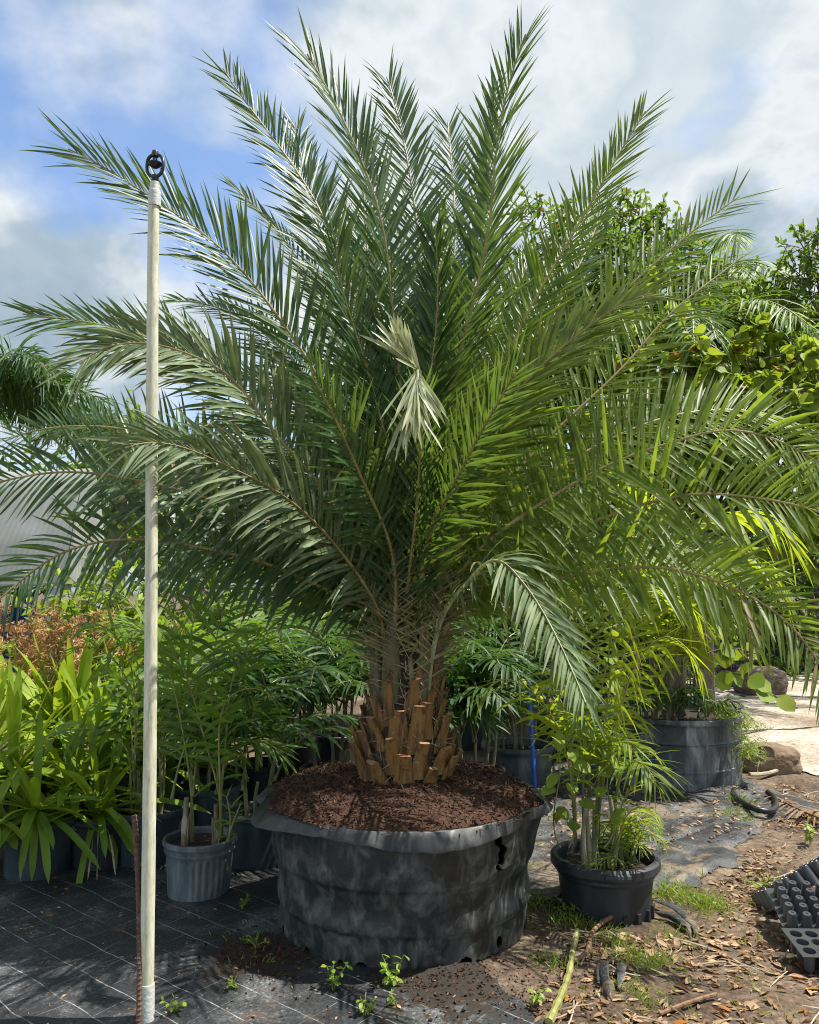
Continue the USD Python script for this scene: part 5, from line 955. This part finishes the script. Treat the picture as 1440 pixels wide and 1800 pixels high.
# trees
broad_tree('sea_grape', 'sea grape tree with big round yellow green leaves and a few rusty ones at right', 'tree', (2.9, 8.9, 0),
           [(1180, 690, 7.9, .55), (1260, 660, 7.7, .55), (1340, 690, 7.8, .6), (1120, 740, 8.2, .5), (1400, 730, 8.0, .6), (1220, 760, 8.0, .6), (1310, 790, 8.0, .65), (1420, 850, 7.8, .6), (1150, 830, 8.3, .6), (1060, 780, 8.6, .5), (1380, 930, 7.9, .45), (1250, 900, 8.4, .6), (1150, 620, 8.3, .4), (1090, 660, 8.6, .4), (1220, 600, 8.4, .4), (1300, 590, 8.5, .4), (1400, 620, 8.4, .5), (1170, 560, 8.6, .35)],
           5200, .118, M['grape'], 31, 'round', .95, .08, .1, (.5, .25), M['rust'], .015, 280, 300, 4)
tw = thing('sea_grape_branch', 'drooping sea grape twig with a few large leaves over the gravel road', 'branch', tuple(at(1270, 1180, 6.9))); r = rng_(9)
for P, nlf in (([(1230, 1172), (1275, 1180), (1320, 1195), (1360, 1222), (1380, 1230)], 9), ([(1240, 1150), (1290, 1140), (1330, 1150)], 5)):
    S = spline([at(u, v, 6.9) for u, v in P], 12); obj('twig', Geo().add(*tube(S, .006, 5)), M['bark'], tw, smooth=True)
    for k in range(nlf):
        c = S[3 + (k * 8) // nlf]; d = nrm(r.normal(0, .7, 3) + [.2, -.3, -.5]); V, F = blades([c], [d], nrm(np.array([[r.normal(0, .4), -.7, .5]])), r.uniform(.12, .2), r.uniform(.11, .17), .3, 4, 'round', .12)
        obj('leaf', Geo().add(V[0], F, r.uniform(.1, 1)), M['grape'], tw, smooth=True)
broad_tree('crepe_myrtle', 'airy small leaved tree with seed heads showing above the right fronds', 'tree', (2.6, 9.2, 0),
           [(960, 520, 9, .6), (1020, 450, 9, .5), (930, 600, 9, .6), (1080, 480, 9, .55), (950, 390, 9, .26), (1100, 400, 9, .32), (1030, 600, 9, .7), (1160, 430, 9.2, .35), (1120, 560, 9.2, .6), (900, 680, 9, .6), (1000, 720, 9.2, .8), (1200, 480, 9.4, .4), (1130, 370, 9.1, .14), (905, 480, 9, .3)],
           15000, .095, M['myrtle'], 33, 'oval', .5, .06, .1, (.55, .25), M['rust'], .02)
broad_tree('crepe_myrtle', 'leafy branch tree reaching in from the right edge against the sky', 'tree', (6.6, 9.6, 0),
           [(1420, 440, 8.2, .2), (1400, 480, 8.2, .22), (1370, 500, 8.2, .2), (1435, 500, 8.2, .22), (1350, 530, 8.2, .22), (1320, 545, 8.3, .22), (1450, 420, 8.2, .22), (1470, 470, 8.2, .35), (1290, 570, 8.3, .25), (1500, 560, 8.4, .5), (1430, 640, 8.6, .5)],
           2800, .095, M['myrtle'], 35, 'oval', .5, .05, .1, (.6, .25), M['rust'], .03)
hedge = [(-.6, 15.5, [(560, 880), (620, 800), (680, 860), (740, 820), (500, 940)], 'mid', 'mid green tree straight behind the date palm'), (-3.0, 17, [(330, 900), (260, 860), (390, 850), (200, 880), (440, 930)], 'grape', 'yellow green tree right of the shade house'),
         (-3.6, 20, [(150, 800), (220, 790), (180, 850), (260, 820), (100, 860)], 'mid', 'light green tree behind the royal palms'), (2.2, 15, [(860, 840), (930, 780), (800, 880), (990, 850), (900, 930)], 'mid', 'mid green tree behind the right half of the date palm'),
         (5.2, 14.5, [(1080, 860), (1160, 820), (1230, 850), (1300, 900), (1130, 930), (1050, 960)], 'dark', 'dark green tree behind the sea grape'), (8.6, 15.5, [(1400, 860), (1460, 800), (1340, 820), (1500, 900), (1430, 960)], 'myrtle', 'green tree at the right edge beyond the road'),
         (-.2, 21, [(700, 900), (640, 930), (780, 910), (560, 950), (840, 940)], 'dark', 'dark tree far behind the date palm'), (-10, 22, [(40, 930), (-40, 900), (100, 950), (0, 880)], 'dark', 'dark tree beyond the shade house'),
         (6.2, 21, [(1180, 960), (1260, 940), (1100, 980), (1340, 960)], 'dark', 'dark tree in the gap beyond the gravel road'), (11, 22, [(1420, 980), (1500, 950), (1360, 990)], 'dark', 'dark tree at right in the far background')]
for k, (x, y, cl, mt, lab) in enumerate(hedge):
    broad_tree('broadleaf_tree', lab, 'tree', (x, y, 0), [(u, v, y + (i_ % 3 - 1) * .8, 1.0 + .25 * (i_ % 2)) for i_, (u, v) in enumerate(cl)] + [(u, min(v + 110, 1010), y + .5, .9) for u, v in cl[:4]], 5200, .19, M[mt], 400 + k, 'oval', .5, .12, .12, (.5, .28), tw=5)
# low shrubs along the back so that the yard closes
sh = [(-2.4, 9.0, 'mid', 'low green shrub below the yellow green tree'), (-1.2, 9.4, 'dark', 'dark low shrub behind the second row palms'), (.1, 9.2, 'dark', 'dark shrub straight behind the trunk'), (1.2, 9.6, 'mid', 'green shrub behind the blue rod'), (2.3, 10.0, 'dark', 'dark shrub behind the ringed pot'), (3.3, 10.6, 'mid', 'green shrub at the road bend'),
      (-3.4, 8.6, 'brom', 'bright shrub under the edge of the shade house'), (6.6, 15.0, 'mid', 'green weeds beyond the road beside the navy drum'), (8.3, 15.2, 'dark', 'dark shrub at the right edge beyond the road')]
for k, (x, y, mt, lab) in enumerate(sh):
    uv, zc = px(np.array([[x, y, .75]])); u, v = uv[0]; hh = 1.0 if y < 14 else .5
    cl = [(u + dx, v - 60 * hh + dy, y + dz, .45 * hh) for dx, dy, dz in ((0, 0, 0), (-60, 40, .2), (65, 30, -.1), (20, 95, -.3), (-40, 100, .1), (0, -60, .1))]
    broad_tree('shrub', lab, 'shrub', (x, y, 0), cl, 2600, .13, M[mt], 600 + k, 'oval', .42, .035, .12, (.45, .28), tw=4)
# two bare trunks at the right edge
for k, (u, lab) in enumerate([(1424, 'slim bare grey trunk at the right edge beyond the road, left of a pair'), (1438, 'slim bare grey trunk at the very right edge, right of a pair')]):
    a_, b_ = gnd(u, 1110), at(u - 4, 860, gnd(u, 1110)[1])
    t = thing('bare_tree', lab, 'tree', tuple(a_)); obj('trunk', Geo().add(*tube(spline([a_ - [0, 0, .1], (a_ + b_) / 2 + [.05, 0, 0], b_], 8), np.linspace(.13, .10, 8), 9)), M['bark'], t, smooth=50)
    obj('stub', Geo().add(*tube([b_ - [0, 0, .4], b_ + [.15, -.1, -.1]], [.04, .02], 6)), M['bark'], t, smooth=50)

# ------------------------------------------------------------------ litter, weeds and grass
def in_poly(poly, n, seed):
    pl = Polygon(poly); x0, y0, x1, y1 = pl.bounds; r = rng_(seed); P = r.uniform([x0, y0], [x1, y1], (n * 4, 2)); P = P[contains_xy(pl, P[:, 0], P[:, 1])][:n]; return P
def on_ground(P, dz): return np.column_stack([P, gh(P[:, 0], P[:, 1]) + dz])
LIT = [(.5, 2.2), (2.6, 2.2), (2.6, 3.4), (2.4, 4.4), (3.2, 5.6), (3.0, 6.6), (2.7, 6.2), (2.1, 4.9), (1.5, 4.2), (1.25, 3.7), (.75, 3.65), (.55, 3.25), (.2, 2.95)]
def litter(P, seed, lo, hi, mat, name, label, w=.42, kind='stuff', lift=.006, tint=(.45, .28)):
    r = rng_(seed); n = len(P); B = on_ground(P, lift); az = r.uniform(0, 2 * PI, n)
    D = np.column_stack([np.cos(az), np.sin(az), r.uniform(.0, .35, n)]); N = nrm(np.column_stack([r.normal(0, .35, (n, 2)), np.ones(n)])); L = r.uniform(lo, hi, n)
    VF = blades(B, D, N, L, L * w * r.uniform(.6, 1.2, n), r.uniform(-.1, .45, n), 4, 'oval', r.uniform(-.1, .7, n), r.normal(0, 1.0, n))
    VF[0][..., 2] = np.maximum(VF[0][..., 2], gh(VF[0][..., 0], VF[0][..., 1]) + lift * .7)
    return VF, np.clip(r.normal(*tint, n), 0, 1)
PL = in_poly(LIT, 9000, 1); dens = meshkit.fbm(np.column_stack([PL * 2.2, 0 * PL[:, 0]]), 3, 40); PL = PL[(dens + rng_(2).normal(0, .12, len(PL))) > .44]
VF, tn = litter(PL, 3, .010, .050, M['litter'], '', '')
tag(obj('leaf_litter', addblades(Geo(), VF, tn), M['litter'], kind='stuff'), 'brown fallen leaf crumbs scattered over the soil at right', 'leaf litter')
P2 = in_poly([(.45, 2.9), (1.75, 2.9), (1.85, 3.5), (1.3, 3.65), (.9, 3.6), (.6, 3.2)], 170, 4); VF, tn = litter(P2, 5, .035, .078, M['litter'], '', '', .4, tint=(.55, .3))
for k in range(len(VF[0])):
    o = obj('fallen_leaf', Geo().add(VF[0][k], VF[1], tn[k]), M['litter'] if k % 7 else M['rust'], smooth=True)
    tag(o, 'curled brown fallen leaf on the soil in the right foreground' if k % 7 else 'rust orange fallen leaf on the soil in the right foreground', 'leaf', 'fallen leaves on the soil' if k % 7 else 'rust orange fallen leaves')
Pm = in_poly([(-2.2, 2.5), (.5, 2.5), (.1, 3.25), (-.8, 3.4), (-1.0, 4.2), (-2.2, 4.3)], 420, 14); VF, tn = litter(Pm, 15, .006, .026, M['litter'], '', '', lift=.012)
tag(obj('leaf_crumbs', addblades(Geo(), VF, tn), M['litter'], kind='stuff'), 'small leaf crumbs lying on the black weed cloth', 'leaf crumbs')
Pm = in_poly([(.7, 4.4), (2.0, 4.9), (2.7, 5.8), (2.4, 6.4), (1.0, 6.2)], 700, 16); VF, tn = litter(Pm, 17, .012, .05, M['litter'], '', '', lift=.035, tint=(.6, .25))
tag(obj('leaf_crumbs', addblades(Geo(), VF, tn), M['litter'], kind='stuff'), 'leaf crumbs lying on the rumpled grey weed cloth', 'leaf crumbs')
r = rng_(61); cg = Geo()
for cx_, cy_, sp_, n_ in ((-.62, 3.42, .13, 420), (.16, 3.2, .14, 420), (.55, 3.3, .2, 300), (-.2, 3.2, .2, 120)):
    pc_ = np.array([cx_, cy_]) + r.normal(0, sp_, (n_, 2)); pc_ = pc_[np.hypot(pc_[:, 0] - PX, pc_[:, 1] - PY) > .57]; q_ = len(pc_)
    addblades(cg, blades(on_ground(pc_, .012), r.normal(0, 1, (q_, 3)) * [1, 1, .5], nrm(r.normal(0, 1, (q_, 3)) + [0, 0, .6]), r.uniform(.006, .026, q_), r.uniform(.006, .016, q_), 0, 2, 'oval', .5), np.clip(r.normal(.25, .2, q_), 0, 1))
tag(obj('soil_crumbs', cg, M['chip'], kind='stuff'), 'dark soil crumbs and bark bits spilled round the foot of the huge container', 'soil crumbs')
# twigs and straws
r = rng_(6); sg = Geo()
for c in in_poly(LIT, 150, 7):
    a_ = r.uniform(0, PI); l_ = r.uniform(.05, .22); d = np.array([math.cos(a_), math.sin(a_), 0]); p = P3(c[0], c[1], .012)
    sg.add(*tube(spline([p - d * l_ / 2, p + r.normal(0, .012, 3) * [1, 1, .3] + [0, 0, .008], p + d * l_ / 2 + [0, 0, r.uniform(0, .02)]], 5), r.uniform(.0012, .004), 4), r.uniform(0, 1))
tag(obj('straws', sg, M['straw'], kind='stuff'), 'dry straws and thin twigs strewn over the soil at right', 'straws')
def strip(P, rr, mat, name, label, cat, z=.012, sides=7, flat=1.0):
    S = spline([P3(x, y, z + dz) for x, y, dz in P], 24); v, f = tube(S, rr, sides, flat)
    if flat < 1: v = v + (meshkit.fbm(v * 30, 3, 3) - .5)[:, None] * [.02, .02, .012]
    o = obj(name, Geo().add(v, f), mat, smooth=50); tag(o, label, cat); return S
G2 = lambda pts: [(*gnd(u, v)[:2], dz) for u, v, dz in pts]
S = strip(G2([(965, 1805, 0), (985, 1765, .01), (1000, 1725, .015), (1008, 1690, .03), (1016, 1668, .06)]), np.linspace(.015, .011, 24) * (1 + .18 * np.sin(np.arange(24) * 1.9)), M['stalk'], 'green_stalk', 'thick yellow green plant stalk lying on the cloth in front at right', 'stalk')
strip(G2([(1000, 1700, 0), (1035, 1680, .01), (1040, 1655, .01), (1060, 1635, .02), (1085, 1618, .02)]), .009, M['husk'], 'dry_root', 'bent tan root leading from the green stalk to the black pot', 'root')
strip(G2([(1318, 1372, .02), (1345, 1366, .03), (1385, 1352, .05)]), .016, M['straw'], 'pale_stick', 'pale stick lying by the rumpled cloth near the road', 'stick')
strip(G2([(1160, 1790, 0), (1200, 1775, .01), (1260, 1755, .01)]), .007, M['husk'], 'dry_twig', 'dry twig on the soil at the lower right', 'stick')
strip(G2([(1052, 1735, .0), (1060, 1715, .03), (1068, 1750, .01), (1075, 1765, 0)]), .02 * np.sin(np.linspace(.3, 2.9, 24)), M['mat2'], 'cloth_strip', 'torn black cloth strip beside the green stalk, left one', 'cloth strip', flat=.35, sides=9)
strip(G2([(1088, 1735, .0), (1094, 1712, .02), (1088, 1745, .0)]), .018 * np.sin(np.linspace(.3, 2.9, 24)), M['mat2'], 'cloth_strip', 'torn black cloth strip beside the green stalk, right one', 'cloth strip', flat=.35, sides=9)
strip(G2([(1315, 1400, .03), (1310, 1430, .04), (1340, 1445, .05), (1365, 1425, .04), (1350, 1405, .03)]), .02, M['blackp'], 'irrigation_hose', 'black hose loop lying at the edge of the rumpled cloth', 'hose')
strip(G2([(1142, 1585, .01), (1165, 1595, .03), (1200, 1612, .02), (1225, 1640, .01)]), .022 * np.sin(np.linspace(.2, 2.9, 24)), M['mat2'], 'cloth_fold', 'black fold of weed cloth running from the right side of the black pot', 'cloth strip', flat=.35, sides=9)
strip(G2([(1142, 1602, .01), (1175, 1610, .02), (1215, 1640, .0)]), .018 * np.sin(np.linspace(.2, 2.9, 24)), M['mat2'], 'cloth_fold', 'second black cloth fold just below the first beside the black pot', 'cloth strip', flat=.35, sides=9)
t = thing('dry_frond', 'brown dry palm frond lying by the road at the right edge', 'dry frond', tuple(gnd(1410, 1440)))
S = [P3(*gnd(u, v)[:2], .04) for u, v in ((1350, 1405), (1390, 1425), (1440, 1450), (1490, 1470))]
P, VF, s = leaflets(S, [0, 0, 1.0], 17, n=26, L=.22, W=.014, s0=.05, droop=.5, v0=10)
obj('midrib', Geo().add(*tube(P, .008, 5)), M['husk'], t, smooth=True); obj('leaflets', addblades(Geo(), VF, np.full(len(VF[0]), .2)), M['litter'], t, kind='stuff')
# grass
def tuft(g, c, n, L, seed, spread, W=.004):
    r = rng_(seed); P = c[:2] + r.normal(0, spread, (n, 2)); B = on_ground(P, 0)
    D = np.column_stack([r.normal(0, .45, (n, 2)), np.ones(n)]); addblades(g, blades(B, D, nrm(r.normal(0, 1, (n, 3))), L * r.uniform(.4, 1.2, n), W * r.uniform(.7, 1.3, n), r.uniform(.2, .9, n), 3, 'blade', .2), np.clip(r.normal(.5, .3, n), 0, 1))
GR = [((1190, 1570), 420, .085, .09), ((1240, 1590), 300, .08, .07), ((1160, 1540), 160, .06, .06), ((1290, 1440), 260, .09, .05), ((1300, 1415), 160, .10, .05), ((940, 1530), 120, .06, .05), ((945, 1490), 110, .06, .06), ((960, 1440), 60, .05, .05), ((930, 1590), 150, .07, .05), ((1000, 1618), 190, .07, .07), ((1050, 1625), 90, .05, .06),
      ((1110, 1690), 120, .08, .05), ((1140, 1700), 90, .07, .05), ((1080, 1660), 70, .07, .04), ((1160, 1690), 60, .06, .05), ((1330, 1280), 160, .09, .12), ((1300, 1320), 110, .09, .10), ((1340, 1545), 60, .05, .06), ((1180, 1640), 60, .06, .05), ((430, 1650), 50, .05, .06), ((470, 1690), 50, .04, .06), ((1150, 1770), 40, .06, .05), ((990, 1700), 60, .06, .04), ((950, 1690), 50, .05, .04), ((1120, 1745), 60, .05, .04)]
for k, ((u, v), n, L, sp) in enumerate(GR):
    pass
gg = Geo()
for k, ((u, v), n, L, sp) in enumerate(GR): tuft(gg, gnd(u, v), n, L, 700 + k, sp)
Pg = in_poly([(.55, 2.5), (2.4, 2.5), (2.6, 4.6), (1.4, 4.1), (.7, 3.6)], 500, 18)
for k, c in enumerate(Pg[:130]): tuft(gg, P3(*c), 5, .05, 900 + k, .012)
tag(obj('grass', gg, M['grass'], kind='stuff'), 'tufts of yellow green grass growing through the soil', 'grass')
# small weeds as plants of their own
WD = [((585, 1748), .11, 'leafy weed at the foot of the huge container, left of the middle'), ((690, 1740), .13, 'branched seedling weed straight in front of the huge container'), ((410, 1746), .06, 'tiny curled weed on the cloth left of the container'), ((640, 1792), .08, 'small weed at the lower edge below the container'), ((940, 1770), .08, 'small weed beside the end of the green stalk'),
      ((690, 1775), .05, 'low weed below the branched seedling'), ((1335, 1560), .10, 'broad leaved weed beside the tilted seedling tray'), ((1000, 1608), .09, 'pale leaved weed at the left foot of the black pot'), ((1060, 1606), .08, 'pale weed at the front foot of the black pot'), ((425, 1600), .06, 'small weed by the left side of the container'), ((1425, 1490), .13, 'yellow green leaf sprout at the right edge above the trays'), ((310, 1785), .07, 'grassy sprig by the foot of the white pipe'), ((450, 1670), .06, 'creeping weed on the dark soil left of the container')]
for k, ((u, v), h, lab) in enumerate(WD):
    c = gnd(u, v); c[2] = gh(c[0], c[1]); t = thing('weed', lab, 'weed', tuple(c)); r = rng_(800 + k)
    for m_ in range(4):
        d = nrm(np.array([r.normal(0, .6), r.normal(0, .6), 1.0])); S = spline([c, c + d * h * .6 + [0, 0, .01], c + d * h * r.uniform(.8, 1.2)], 8)
        obj('stem', Geo().add(*tube(S, .0018, 4)), M['petiole'], t, smooth=True); n = 7
        ii = r.integers(2, 8, n); D = nrm(np.column_stack([r.normal(0, 1, (n, 2)), r.normal(.2, .4, n)])); 
        VF = blades(S[ii], D, nrm(np.column_stack([r.normal(0, .4, (n, 2)), np.ones(n)])), h * r.uniform(.2, .36, n), h * r.uniform(.13, .2, n), .3, 3, 'oval', .15)
        for q_ in range(n): obj('leaf', Geo().add(VF[0][q_], VF[1], r.uniform(.1, .9)), M['fern'], t, smooth=True)
